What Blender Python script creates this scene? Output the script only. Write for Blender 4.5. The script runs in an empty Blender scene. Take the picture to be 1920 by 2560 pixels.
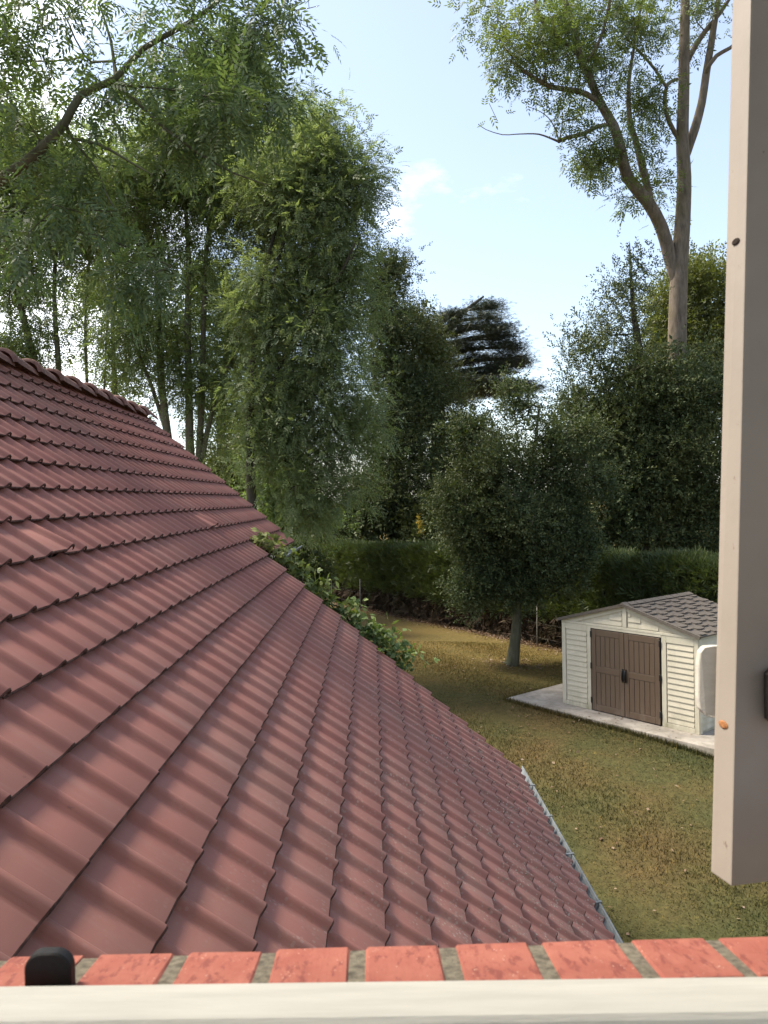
import bpy, math, random
import numpy as np
from mathutils import Vector, Matrix

SC = bpy.context.scene
COL = SC.collection
rnd = random.Random(7)
rng = np.random.default_rng(7)

# ------------------------------------------------------------------ camera
CAM_Z = 4.62
FPX, CXP, CYP = 1950.0, 960.0, 1280.0          # focal length and centre, in photo pixels
S = 1920.0 / 1659.0                             # measurements below were taken on a 1659 px wide view
ROLL = -0.02
_c = Matrix.Rotation(ROLL, 3, 'Z') @ Vector(((929 - CXP) / FPX, -(1250 - CYP) / FPX, -1.0))
_phi = math.pi / 2 - math.atan(_c.y)
_yaw = math.atan2(_c.x, math.sqrt(1 + _c.y ** 2))
RCAM = Matrix.Rotation(_yaw, 3, 'Z') @ Matrix.Rotation(_phi, 3, 'X') @ Matrix.Rotation(ROLL, 3, 'Z')
cam_data = bpy.data.cameras.new('camera')
cam = bpy.data.objects.new('camera', cam_data)
COL.objects.link(cam)
cam.matrix_world = Matrix.Translation((0, 0, CAM_Z)) @ RCAM.to_4x4()
cam_data.sensor_fit = 'VERTICAL'
cam_data.sensor_height = 32.0
cam_data.lens = 32.0 * FPX / 2560.0
cam_data.clip_start = 0.05
cam_data.clip_end = 1500
cam_data.dof.use_dof = True
cam_data.dof.focus_distance = 11.0
cam_data.dof.aperture_fstop = cam_data.lens / 1.7
SC.camera = cam

# ------------------------------------------------------------------ sky, sun, exposure
SUN_EL, SUN_AZ = math.radians(56), math.radians(-74)     # azimuth from +Y towards +X
world = bpy.data.worlds.new('World')
SC.world = world
world.use_nodes = True
wn, wl = world.node_tree.nodes, world.node_tree.links
wn.clear()
w_out = wn.new('ShaderNodeOutputWorld')
w_bg = wn.new('ShaderNodeBackground')
w_bg.inputs['Strength'].default_value = 0.074
sky = wn.new('ShaderNodeTexSky')
sky.sky_type = 'NISHITA'
sky.sun_disc = False
sky.sun_elevation = SUN_EL
sky.sun_rotation = SUN_AZ
sky.air_density = 1.0
sky.dust_density = 1.7
sky.ozone_density = 0.4
tc = wn.new('ShaderNodeTexCoord')
mp = wn.new('ShaderNodeMapping')
mp.inputs['Scale'].default_value = (1.0, 1.0, 2.2)
mp.inputs['Location'].default_value = (3.1, 0.4, 1.7)
ns = wn.new('ShaderNodeTexNoise')
ns.inputs['Scale'].default_value = 2.3
ns.inputs['Detail'].default_value = 7
ns.inputs['Roughness'].default_value = 0.6
cr = wn.new('ShaderNodeValToRGB')
cr.color_ramp.elements[0].position = 0.62
cr.color_ramp.elements[0].color = (0.10, 0.10, 0.10, 1)
cr.color_ramp.elements[1].position = 0.95
cr.color_ramp.elements[1].color = (1, 1, 1, 1)
mixc = wn.new('ShaderNodeMixRGB')
mixc.inputs['Color2'].default_value = (11.0, 11.3, 11.8, 1)     # thin veil of bright cloud
# a bright cloud bank low on the left, its edge broken up by the noise, and thin wisps elsewhere
bank = wn.new('ShaderNodeVectorMath'); bank.operation = 'DOT_PRODUCT'
bank.inputs[1].default_value = Vector((-0.60, 0.76, 0.26)).normalized()
wl.new(tc.outputs['Generated'], bank.inputs[0])
bmr = wn.new('ShaderNodeMapRange'); bmr.inputs['From Min'].default_value = 0.86; bmr.inputs['From Max'].default_value = 1.0
bmr.inputs['To Max'].default_value = 0.50
wl.new(bank.outputs['Value'], bmr.inputs['Value'])
badd = wn.new('ShaderNodeMath'); badd.operation = 'ADD'
wl.new(tc.outputs['Generated'], mp.inputs['Vector'])
wl.new(mp.outputs['Vector'], ns.inputs['Vector'])
wl.new(ns.outputs['Fac'], badd.inputs[0]); wl.new(bmr.outputs[0], badd.inputs[1])
wl.new(badd.outputs[0], cr.inputs['Fac'])
wl.new(cr.outputs['Color'], mixc.inputs['Fac'])
wl.new(sky.outputs['Color'], mixc.inputs['Color1'])
wl.new(mixc.outputs['Color'], w_bg.inputs['Color'])
wl.new(w_bg.outputs['Background'], w_out.inputs['Surface'])

sun_data = bpy.data.lights.new('sun', 'SUN')
sun_data.energy = 2.6
sun_data.angle = math.radians(18)
sun_data.color = (1.0, 0.93, 0.80)
sun = bpy.data.objects.new('sun', sun_data)
COL.objects.link(sun)
sd = Vector((math.sin(SUN_AZ) * math.cos(SUN_EL), math.cos(SUN_AZ) * math.cos(SUN_EL), math.sin(SUN_EL)))
sun.rotation_euler = sd.to_track_quat('Z', 'Y').to_euler()

SC.view_settings.view_transform = 'Standard'
SC.view_settings.look = 'None'
SC.view_settings.gamma = 1.0
SC.view_settings.use_curve_mapping = False
SC.view_settings.exposure = 1.88
SC.cycles.max_bounces = 7
SC.cycles.diffuse_bounces = 3
SC.cycles.transmission_bounces = 4
SC.cycles.use_denoising = True

# ------------------------------------------------------------------ helpers
def ray(x, y):
    d = RCAM @ Vector(((x * S - CXP) / FPX, -(y * S - CYP) / FPX, -1.0))
    return d

def at(x, y, Y):
    """world point seen at (x, y) of the 1659 px view, at distance Y along the world Y axis"""
    d = ray(x, y)
    return Vector((0, 0, CAM_Z)) + d * (Y / d.y)

def ss(a, b, t):
    t = min(1, max(0, (t - a) / (b - a)))
    return t * t * (3 - 2 * t)

def ground(x, y):
    z = -0.10 - 0.95 * ss(15.5, 6.5, y)
    z += 0.28 * math.exp(-((x - 0.8) / 2.6) ** 2 - ((y - 22) / 4.0) ** 2)
    return z

def on_ground(x, y):
    d = ray(x, y)
    t = 4.7 / -d.z
    for _ in range(30):
        p = Vector((0, 0, CAM_Z)) + d * t
        t += (p.z - ground(p.x, p.y)) / -d.z * 0.8
    return Vector((0, 0, CAM_Z)) + d * t

def props(o, label=None, cat=None, group=None, kind=None):
    if label: o['label'] = label
    if cat: o['category'] = cat
    if group: o['group'] = group
    if kind: o['kind'] = kind
    return o

def empty(name, loc, label=None, cat=None, group=None, rz=0.0):
    o = bpy.data.objects.new(name, None)
    o.location = loc
    o.rotation_euler = (0, 0, rz)
    o.empty_display_size = 0.2
    COL.objects.link(o)
    return props(o, label, cat, group)

def mesh(name, V, F, smooth=False):
    me = bpy.data.meshes.new(name)
    if isinstance(F, np.ndarray):
        V = np.asarray(V, dtype=np.float32)
        k = F.shape[1]
        me.vertices.add(len(V)); me.vertices.foreach_set('co', V.ravel())
        me.loops.add(F.size); me.loops.foreach_set('vertex_index', F.ravel().astype(np.int32))
        me.polygons.add(len(F))
        me.polygons.foreach_set('loop_start', np.arange(0, F.size, k, dtype=np.int32))
        me.update(calc_edges=True)
    else:
        me.from_pydata([tuple(v) for v in V], [], F)
        me.update()
    if smooth:
        me.polygons.foreach_set('use_smooth', np.ones(len(me.polygons), dtype=bool))
    return me

def add(name, me, mat, parent=None, off=None):
    """link a mesh as one object; off: the parent's world location, when the mesh is in world coordinates"""
    o = bpy.data.objects.new(name, me)
    if mat is not None and len(me.materials) == 0:
        me.materials.append(mat)
    COL.objects.link(o)
    if parent is not None:
        o.parent = parent
        if off is not None:
            o.location = -Vector(off)
    return o

class MB:
    def __init__(s):
        s.V, s.F, s.sm = [], [], []
    def poly(s, pts, faces, smooth=False):
        b = len(s.V)
        s.V += [tuple(p) for p in pts]
        s.F += [tuple(b + i for i in f) for f in faces]
        s.sm += [smooth] * len(faces)
        return s
    def box(s, x0, x1, y0, y1, z0, z1):
        return s.poly([(x0,y0,z0),(x1,y0,z0),(x1,y1,z0),(x0,y1,z0),(x0,y0,z1),(x1,y0,z1),(x1,y1,z1),(x0,y1,z1)],
                      [(0,3,2,1),(4,5,6,7),(0,1,5,4),(1,2,6,5),(2,3,7,6),(3,0,4,7)])
    def bevbox(s, x0, x1, y0, y1, z0, z1, b, jit=0.0):
        """box with chamfered edges"""
        P = []
        for sx in (0, 1):
            for sy in (0, 1):
                for sz in (0, 1):
                    X, Y, Z = (x0, x1)[sx], (y0, y1)[sy], (z0, z1)[sz]
                    dx, dy, dz = (b if sx == 0 else -b), (b if sy == 0 else -b), (b if sz == 0 else -b)
                    P += [(X, Y + dy, Z + dz), (X + dx, Y, Z + dz), (X + dx, Y + dy, Z)]
        if jit:
            P = [(p[0] + rnd.uniform(-jit, jit), p[1] + rnd.uniform(-jit, jit), p[2] + rnd.uniform(-jit, jit)) for p in P]
        def i(sx, sy, sz, k): return (sx * 4 + sy * 2 + sz) * 3 + k
        F = []
        F.append((i(0,0,0,0), i(0,0,1,0), i(0,1,1,0), i(0,1,0,0))); F.append((i(1,0,0,0), i(1,1,0,0), i(1,1,1,0), i(1,0,1,0)))
        F.append((i(0,0,0,1), i(1,0,0,1), i(1,0,1,1), i(0,0,1,1))); F.append((i(0,1,0,1), i(0,1,1,1), i(1,1,1,1), i(1,1,0,1)))
        F.append((i(0,0,0,2), i(0,1,0,2), i(1,1,0,2), i(1,0,0,2))); F.append((i(0,0,1,2), i(1,0,1,2), i(1,1,1,2), i(0,1,1,2)))
        for a in (0, 1):
            for c in (0, 1):
                F.append((i(a,c,0,0), i(a,c,0,1), i(a,c,1,1), i(a,c,1,0)))
                F.append((i(a,0,c,0), i(a,0,c,2), i(a,1,c,2), i(a,1,c,0)))
                F.append((i(0,a,c,1), i(0,a,c,2), i(1,a,c,2), i(1,a,c,1)))
        for a in (0, 1):
            for c in (0, 1):
                for d in (0, 1):
                    F.append((i(a,c,d,0), i(a,c,d,1), i(a,c,d,2)))
        return s.poly(P, F)
    def prism(s, poly, axis_vec, origin=(0,0,0)):
        """extrude a closed list of 3D points along axis_vec"""
        n = len(poly); a = Vector(axis_vec)
        P = [Vector(p) + Vector(origin) for p in poly]; P += [p + a for p in P]
        F = [tuple(range(n))[::-1], tuple(range(n, 2 * n))]
        F += [(i, (i + 1) % n, n + (i + 1) % n, n + i) for i in range(n)]
        return s.poly(P, F)
    def tube(s, pts, rad, n=6, cap=True):
        V, F = tube(pts, rad, n)
        b = len(s.V)
        s.V += [tuple(v) for v in V]; s.F += [tuple(int(b + i) for i in f) for f in F]; s.sm += [True] * len(F)
        if cap:
            m = len(V)
            s.F.append(tuple(range(b, b + n))[::-1]); s.F.append(tuple(range(b + m - n, b + m))); s.sm += [False, False]
        return s
    def mesh(s, name, fix=True):
        me = bpy.data.meshes.new(name)
        me.from_pydata(s.V, [], s.F)
        me.update()
        if any(s.sm):
            me.polygons.foreach_set('use_smooth', s.sm)
        if fix:
            import bmesh
            bm = bmesh.new(); bm.from_mesh(me)
            bmesh.ops.recalc_face_normals(bm, faces=bm.faces)
            bm.to_mesh(me); bm.free()
        return me

def tube(pts, rad, n=6):
    P = np.asarray([tuple(p) for p in pts], dtype=float)
    m = len(P)
    R = np.broadcast_to(np.asarray(rad, dtype=float), (m,))
    T = np.gradient(P, axis=0)
    T /= np.linalg.norm(T, axis=1)[:, None] + 1e-9
    u = np.cross(T[0], (0.31, 0.17, 0.93))
    if np.linalg.norm(u) < 0.1: u = np.cross(T[0], (1, 0, 0))
    U = np.zeros_like(P)
    for i in range(m):
        u = u - T[i] * np.dot(u, T[i]); u /= np.linalg.norm(u) + 1e-9
        U[i] = u
    W = np.cross(T, U)
    a = np.linspace(0, 2 * math.pi, n, endpoint=False)
    V = P[:, None] + R[:, None, None] * (np.cos(a)[None, :, None] * U[:, None] + np.sin(a)[None, :, None] * W[:, None])
    i = np.arange(m - 1)[:, None] * n; j = np.arange(n)[None]; j2 = (j + 1) % n
    F = np.stack([i + j, i + j2, i + n + j2, i + n + j], -1).reshape(-1, 4)
    return V.reshape(-1, 3), F

# ------------------------------------------------------------------ materials
def newmat(name):
    m = bpy.data.materials.new(name)
    m.use_nodes = True
    nt = m.node_tree
    b = nt.nodes['Principled BSDF']
    return m, nt, b

def N(nt, t, **kw):
    n = nt.nodes.new(t)
    for k, v in kw.items():
        if k in n.inputs: n.inputs[k].default_value = v
        else: setattr(n, k, v)
    return n

def ramp(nt, src, stops):
    r = nt.nodes.new('ShaderNodeValToRGB')
    e = r.color_ramp.elements
    e[0].position, e[0].color = stops[0][0], (*stops[0][1], 1)
    e[1].position, e[1].color = stops[1][0], (*stops[1][1], 1)
    for p, c in stops[2:]:
        x = e.new(p); x.color = (*c, 1)
    nt.links.new(src, r.inputs['Fac'])
    return r.outputs['Color']

def objpos(nt, scale=(1, 1, 1)):
    g = nt.nodes.new('ShaderNodeNewGeometry')
    mpn = nt.nodes.new('ShaderNodeMapping'); mpn.inputs['Scale'].default_value = scale
    nt.links.new(g.outputs['Position'], mpn.inputs['Vector'])
    return mpn.outputs['Vector']

def noise(nt, vec, scale, detail=4, rough=0.55):
    n = N(nt, 'ShaderNodeTexNoise', Scale=scale, Detail=detail, Roughness=rough)
    nt.links.new(vec, n.inputs['Vector'])
    return n.outputs['Fac']

def mixrgb(nt, fac, a, b, mode='MIX'):
    m = nt.nodes.new('ShaderNodeMixRGB'); m.blend_type = mode
    for s_, v in (('Fac', fac), ('Color1', a), ('Color2', b)):
        if isinstance(v, (int, float)): m.inputs[s_].default_value = v
        elif isinstance(v, tuple): m.inputs[s_].default_value = (*v, 1)
        else: nt.links.new(v, m.inputs[s_])
    return m.outputs['Color']

def bump(nt, b, h, strength, dist=0.01):
    bn = N(nt, 'ShaderNodeBump', Strength=strength, Distance=dist)
    nt.links.new(h, bn.inputs['Height']); nt.links.new(bn.outputs['Normal'], b.inputs['Normal'])

def plain(name, col, rough=0.6, var=0.15, scale=6.0, bumpiness=0.1, spec=0.3, metal=0.0, stretch=(1, 1, 1)):
    m, nt, b = newmat(name)
    v = objpos(nt, stretch)
    f = noise(nt, v, scale, 5)
    d = tuple(c * (1 - var) for c in col); l = tuple(min(1, c * (1 + var)) for c in col)
    nt.links.new(ramp(nt, f, [(0.3, d), (0.7, l)]), b.inputs['Base Color'])
    b.inputs['Roughness'].default_value = rough
    b.inputs['Specular IOR Level'].default_value = spec
    b.inputs['Metallic'].default_value = metal
    if bumpiness: bump(nt, b, noise(nt, v, scale * 7, 3), bumpiness)
    return m

def leafmat(name, dark, mid, light, transl=0.35, tcol=None, rough=0.5, spec=0.35, patch=0.5, pcol=None):
    m, nt, b = newmat(name)
    g = nt.nodes.new('ShaderNodeNewGeometry')
    c = ramp(nt, g.outputs['Random Per Island'], [(0.0, dark), (1.0, light), (0.5, mid)])
    v = objpos(nt)
    f = noise(nt, v, 0.55, 3)
    rp = ramp(nt, f, [(0.38, (0, 0, 0)), (0.68, (1, 1, 1))])
    mu = N(nt, 'ShaderNodeMath', operation='MULTIPLY'); mu.inputs[1].default_value = patch
    nt.links.new(rp, mu.inputs[0])
    c2 = mixrgb(nt, mu.outputs[0], c, pcol or tuple(x * 1.25 for x in light))
    nt.links.new(c2, b.inputs['Base Color'])
    b.inputs['Roughness'].default_value = rough
    b.inputs['Specular IOR Level'].default_value = spec
    t = nt.nodes.new('ShaderNodeBsdfTranslucent')
    tm = mixrgb(nt, 1.0, c2, tcol or (1.25, 1.35, 0.55), 'MULTIPLY')
    nt.links.new(tm, t.inputs['Color'])
    mx = nt.nodes.new('ShaderNodeMixShader'); mx.inputs[0].default_value = transl
    nt.links.new(b.outputs[0], mx.inputs[1]); nt.links.new(t.outputs[0], mx.inputs[2])
    nt.links.new(mx.outputs[0], nt.nodes['Material Output'].inputs['Surface'])
    return m

def barkmat(name, col, moss=(0.10, 0.11, 0.03), mf=0.3):
    m, nt, b = newmat(name)
    v = objpos(nt, (1, 1, 0.25))
    f = noise(nt, v, 9, 6, 0.65)
    c = ramp(nt, f, [(0.3, tuple(x * 0.55 for x in col)), (0.7, tuple(x * 1.3 for x in col))])
    mm = ramp(nt, noise(nt, objpos(nt), 1.6, 4), [(0.5, (0, 0, 0)), (0.7, (mf, mf, mf))])
    nt.links.new(mixrgb(nt, mm, c, moss), b.inputs['Base Color'])
    b.inputs['Roughness'].default_value = 0.9
    b.inputs['Specular IOR Level'].default_value = 0.15
    bump(nt, b, f, 0.5, 0.03)
    return m

def tilemat():
    m, nt, b = newmat('roof_tile_red')
    v = objpos(nt)
    oi = nt.nodes.new('ShaderNodeObjectInfo')
    g = nt.nodes.new('ShaderNodeNewGeometry')
    c = ramp(nt, noise(nt, v, 2.4, 6, 0.6), [(0.3, (0.240, 0.098, 0.077)), (0.72, (0.300, 0.130, 0.104))])
    # tile to tile difference
    c = mixrgb(nt, 0.26, c, ramp(nt, g.outputs['Random Per Island'], [(0.0, (0.16, 0.060, 0.048)), (0.6, (0.26, 0.105, 0.08)), (1.0, (0.34, 0.17, 0.135))]))
    # greyish weathering film in soft patches
    film = ramp(nt, noise(nt, v, 0.8, 5, 0.7), [(0.45, (0, 0, 0)), (0.75, (0.28, 0.28, 0.28))])
    c = mixrgb(nt, film, c, (0.20, 0.145, 0.115))
    # lichen and litter specks, thicker on the lower courses
    sx = nt.nodes.new('ShaderNodeSeparateXYZ'); nt.links.new(v, sx.inputs[0])
    low = N(nt, 'ShaderNodeMapRange'); low.inputs['From Min'].default_value = -0.9; low.inputs['From Max'].default_value = 1.6
    nt.links.new(sx.outputs['X'], low.inputs['Value'])
    vo = N(nt, 'ShaderNodeTexVoronoi', Scale=48.0); nt.links.new(v, vo.inputs['Vector'])
    pick = N(nt, 'ShaderNodeMath', operation='LESS_THAN'); pick.inputs[1].default_value = 0.36
    nt.links.new(vo.outputs['Distance'], pick.inputs[0])
    pch = ramp(nt, noise(nt, v, 5.5, 4, 0.7), [(0.43, (0, 0, 0)), (0.58, (1, 1, 1))])
    m1 = N(nt, 'ShaderNodeMath', operation='MULTIPLY'); nt.links.new(pick.outputs[0], m1.inputs[0]); nt.links.new(pch, m1.inputs[1])
    m2 = N(nt, 'ShaderNodeMath', operation='MULTIPLY'); nt.links.new(m1.outputs[0], m2.inputs[0]); nt.links.new(low.outputs[0], m2.inputs[1])
    lc = ramp(nt, vo.outputs['Color'], [(0.2, (0.10, 0.075, 0.05)), (0.6, (0.30, 0.26, 0.20)), (0.9, (0.42, 0.40, 0.34))])
    c = mixrgb(nt, m2.outputs[0], c, lc)
    gm = N(nt, 'ShaderNodeMath', operation='MULTIPLY')
    nt.links.new(ramp(nt, noise(nt, v, 3.1, 5, 0.7), [(0.5, (0, 0, 0)), (0.72, (0.55, 0.55, 0.55))]), gm.inputs[0]); nt.links.new(low.outputs[0], gm.inputs[1])
    c = mixrgb(nt, gm.outputs[0], c, (0.15, 0.105, 0.07))
    # pale dust runs down the slope, dark algae blots
    run = ramp(nt, noise(nt, objpos(nt, (0.35, 3.0, 0.35)), 2.2, 5, 0.7), [(0.50, (0, 0, 0)), (0.74, (0.38, 0.38, 0.38))])
    c = mixrgb(nt, run, c, (0.31, 0.19, 0.155))
    blot = ramp(nt, noise(nt, v, 13, 5, 0.75), [(0.66, (0, 0, 0)), (0.74, (0.6, 0.6, 0.6))])
    c = mixrgb(nt, blot, c, (0.12, 0.065, 0.05))
    nt.links.new(c, b.inputs['Base Color'])
    b.inputs['Roughness'].default_value = 0.7
    b.inputs['Specular IOR Level'].default_value = 0.28
    h = noise(nt, v, 260, 2)
    bump(nt, b, h, 0.10, 0.004)
    return m

def brickmat():
    m, nt, b = newmat('sill_brick_red')
    v = objpos(nt)
    c = ramp(nt, noise(nt, v, 26, 6, 0.65), [(0.3, (0.275, 0.072, 0.048)), (0.7, (0.375, 0.128, 0.086))])
    vs = objpos(nt, (1.0, 0.35, 1.0))
    streak = ramp(nt, noise(nt, vs, 130, 4, 0.7), [(0.52, (0, 0, 0)), (0.62, (0.9, 0.9, 0.9))])
    c = mixrgb(nt, streak, c, (0.20, 0.05, 0.035))
    vo = N(nt, 'ShaderNodeTexVoronoi', Scale=260.0); nt.links.new(v, vo.inputs['Vector'])
    sp = ramp(nt, vo.outputs['Distance'], [(0.12, (0.8, 0.8, 0.8)), (0.22, (0, 0, 0))])
    sp2 = mixrgb(nt, 1.0, sp, ramp(nt, noise(nt, v, 60, 3), [(0.52, (0, 0, 0)), (0.62, (1, 1, 1))]), 'MULTIPLY')
    c = mixrgb(nt, sp2, c, (0.62, 0.40, 0.30))
    nt.links.new(c, b.inputs['Base Color'])
    b.inputs['Roughness'].default_value = 0.85
    bump(nt, b, noise(nt, vs, 150, 5, 0.7), 0.6, 0.002)
    return m

def grassmat(name, blades):
    m, nt, b = newmat(name)
    v = objpos(nt)
    big = noise(nt, v, 0.45, 5, 0.62)
    c = ramp(nt, big, [(0.34, (0.108, 0.078, 0.033)), (0.47, (0.090, 0.076, 0.030)), (0.58, (0.070, 0.069, 0.027)), (0.70, (0.054, 0.063, 0.026))])
    # dry golden stretch on the rise in front of the hedge
    sx = nt.nodes.new('ShaderNodeSeparateXYZ'); nt.links.new(v, sx.inputs[0])
    far = N(nt, 'ShaderNodeMapRange', interpolation_type='SMOOTHSTEP'); far.inputs['From Min'].default_value = 16.0; far.inputs['From Max'].default_value = 22.0
    nt.links.new(sx.outputs['Y'], far.inputs['Value'])
    fm = N(nt, 'ShaderNodeMath', operation='MULTIPLY'); fm.inputs[1].default_value = 0.62
    nt.links.new(far.outputs[0], fm.inputs[0])
    c = mixrgb(nt, fm.outputs[0], c, (0.150, 0.104, 0.033))
    fine = ramp(nt, noise(nt, v, 9.0, 6, 0.75), [(0.32, (0.62, 0.62, 0.62)), (0.68, (1.32, 1.28, 1.22))])
    c = mixrgb(nt, 0.85, c, fine, 'MULTIPLY')
    if blades:
        g = nt.nodes.new('ShaderNodeNewGeometry')
        c = mixrgb(nt, 0.9, c, ramp(nt, g.outputs['Random Per Island'], [(0.0, (0.7, 0.75, 0.65)), (0.75, (1.15, 1.2, 1.0)), (0.93, (1.4, 1.4, 1.2)), (1.0, (2.6, 2.1, 1.5))]), 'MULTIPLY')
    nt.links.new(c, b.inputs['Base Color'])
    b.inputs['Roughness'].default_value = 0.9
    b.inputs['Specular IOR Level'].default_value = 0.1
    if not blades: bump(nt, b, noise(nt, v, 40, 5, 0.8), 0.7, 0.04)
    return m

M = {}
M['tile'] = tilemat()
M['tile_edge'] = plain('tile_edge_dark', (0.070, 0.038, 0.030), 0.9, 0.5, 25, 0.3, 0.1)
M['ridge'] = plain('ridge_tile_brown', (0.20, 0.105, 0.085), 0.75, 0.35, 9, 0.4)
M['deck'] = plain('roof_batten_dark', (0.035, 0.025, 0.02), 0.9, 0.2)
M['zinc'] = plain('zinc_grey', (0.15, 0.165, 0.175), 0.55, 0.18, 7, 0.1, 0.5, 0.25)
M['render_wall'] = plain('wall_render_cream', (0.72, 0.67, 0.59), 0.9, 0.1, 3, 0.3)
M['room'] = plain('room_paint', (0.80, 0.77, 0.72), 0.9, 0.05, 2, 0.0)
M['brick'] = brickmat()
M['mortar'] = plain('mortar_grey', (0.30, 0.26, 0.19), 0.95, 0.5, 160, 0.8)
M['frame'] = plain('window_paint_white', (0.50, 0.475, 0.41), 0.55, 0.08, 40, 0.2, 0.35, 0, (0.25, 3, 3))
M['rubber'] = plain('black_rubber', (0.012, 0.011, 0.011), 0.6, 0.2, 30, 0.1)
M['iron'] = plain('black_iron', (0.02, 0.018, 0.017), 0.55, 0.3, 30, 0.3)
M['rust'] = plain('rusty_screw', (0.30, 0.13, 0.05), 0.8, 0.4, 90, 0.3)
M['hole'] = plain('dark_hole', (0.02, 0.012, 0.008), 0.9, 0.2, 60, 0)
M['grass_ground'] = grassmat('lawn_ground', False)
M['blades'] = grassmat('grass_blades', True)
M['concrete'] = plain('pad_concrete', (0.33, 0.29, 0.24), 0.9, 0.28, 2.2, 0.35)
def stain(m, col, lo, hi, scale, amt, stretch=(1, 1, 1), low=None):
    nt = m.node_tree; b = nt.nodes['Principled BSDF']
    src = b.inputs['Base Color'].links[0].from_socket
    f = ramp(nt, noise(nt, objpos(nt, stretch), scale, 6, 0.7), [(lo, (0, 0, 0)), (hi, (amt, amt, amt))])
    if low:
        sx = nt.nodes.new('ShaderNodeSeparateXYZ'); nt.links.new(objpos(nt), sx.inputs[0])
        mr = N(nt, 'ShaderNodeMapRange'); mr.inputs['From Min'].default_value = low[1]; mr.inputs['From Max'].default_value = low[0]
        nt.links.new(sx.outputs['Z'], mr.inputs['Value'])
        f = mixrgb(nt, 1.0, f, mr.outputs[0], 'MULTIPLY')
    nt.links.new(mixrgb(nt, f, src, col), b.inputs['Base Color'])
stain(M['concrete'], (0.17, 0.15, 0.11), 0.48, 0.66, 3.2, 0.7)
stain(M['concrete'], (0.09, 0.085, 0.05), 0.60, 0.72, 9.0, 0.6)
M['siding'] = plain('shed_siding_cream', (0.56, 0.505, 0.385), 0.6, 0.06, 5, 0.05, 0.35)
M['trim'] = plain('shed_trim_cream', (0.58, 0.53, 0.41), 0.55, 0.05, 5, 0.05, 0.35)
M['door'] = plain('shed_door_brown', (0.115, 0.077, 0.050), 0.55, 0.08, 30, 0.12, 0.35, 0, (1, 1, 0.1))
for k_ in ('siding', 'trim'):
    stain(M[k_], (0.20, 0.18, 0.10), 0.35, 0.7, 6.0, 0.75, (1, 1, 0.5), (0.0, 0.45))      # splashed soil at the foot
    stain(M[k_], (0.33, 0.31, 0.21), 0.52, 0.75, 4.0, 0.5, (1, 1, 0.2))
stain(M['door'], (0.26, 0.21, 0.16), 0.45, 0.75, 5.0, 0.5, (1, 1, 0.3), (0.0, 0.6))
M['shedroof'] = plain('shed_roof_taupe', (0.118, 0.098, 0.078), 0.75, 0.14, 14, 0.2)
M['black'] = plain('black_plastic', (0.012, 0.012, 0.013), 0.4, 0.1, 30, 0.0)
M['post'] = plain('fence_post_grey', (0.13, 0.12, 0.105), 0.8, 0.2, 10, 0.1)
M['bark_grey'] = barkmat('bark_grey', (0.15, 0.13, 0.095))
M['bark_pale'] = barkmat('bark_pale', (0.165, 0.132, 0.10), (0.13, 0.11, 0.04), 0.35)
M['bark_dark'] = barkmat('bark_dark', (0.055, 0.047, 0.036))
M['bark_green'] = barkmat('bark_mossy', (0.10, 0.095, 0.06), (0.09, 0.10, 0.03), 0.6)
M['twig_brown'] = barkmat('twig_brown', (0.065, 0.045, 0.030))
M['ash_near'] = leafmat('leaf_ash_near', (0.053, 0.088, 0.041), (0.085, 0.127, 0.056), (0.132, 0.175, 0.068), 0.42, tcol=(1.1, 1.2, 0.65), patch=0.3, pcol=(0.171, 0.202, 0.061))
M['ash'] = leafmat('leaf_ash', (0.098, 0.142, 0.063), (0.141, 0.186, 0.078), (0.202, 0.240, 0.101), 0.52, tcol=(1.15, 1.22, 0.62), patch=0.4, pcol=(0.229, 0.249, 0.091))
M['acacia'] = leafmat('leaf_feathery', (0.118, 0.158, 0.073), (0.164, 0.208, 0.096), (0.222, 0.262, 0.128), 0.5, tcol=(1.1, 1.15, 0.62), patch=0.2, pcol=(0.238, 0.266, 0.117))
M['evergreen'] = leafmat('leaf_evergreen_dark', (0.040, 0.055, 0.025), (0.061, 0.081, 0.034), (0.112, 0.132, 0.057), 0.16, rough=0.6, spec=0.2, patch=0.4, pcol=(0.136, 0.149, 0.063))
M['olive'] = leafmat('leaf_olive', (0.047, 0.069, 0.024), (0.073, 0.097, 0.032), (0.137, 0.147, 0.051), 0.18, patch=0.45, pcol=(0.156, 0.155, 0.047))
M['holly'] = leafmat('leaf_holly', (0.035, 0.055, 0.024), (0.059, 0.082, 0.034), (0.129, 0.145, 0.062), 0.15, rough=0.6, spec=0.2, patch=0.4, pcol=(0.129, 0.135, 0.046))
M['cedar'] = leafmat('needle_cedar', (0.021, 0.032, 0.020), (0.037, 0.051, 0.030), (0.104, 0.112, 0.070), 0.05, patch=0.3, pcol=(0.093, 0.106, 0.068))
M['walnut'] = leafmat('leaf_tall_tree', (0.071, 0.105, 0.050), (0.109, 0.145, 0.061), (0.157, 0.189, 0.071), 0.38, patch=0.5, pcol=(0.185, 0.205, 0.063))
M['lawn_leaf'] = leafmat('leaf_lawn_tree', (0.038, 0.055, 0.024), (0.059, 0.081, 0.034), (0.112, 0.127, 0.055), 0.18, rough=0.6, spec=0.2, patch=0.3, pcol=(0.118, 0.121, 0.048))
M['lime'] = leafmat('leaf_round_tree', (0.070, 0.088, 0.026), (0.105, 0.120, 0.036), (0.150, 0.155, 0.05), 0.35, patch=0.5)
M['bush'] = leafmat('leaf_bright_bush', (0.075, 0.115, 0.040), (0.11, 0.16, 0.06), (0.17, 0.22, 0.10), 0.4, patch=0.4)
M['bush_soft'] = leafmat('leaf_back_tree', (0.085, 0.115, 0.050), (0.125, 0.160, 0.066), (0.18, 0.21, 0.085), 0.45, patch=0.3)
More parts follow.
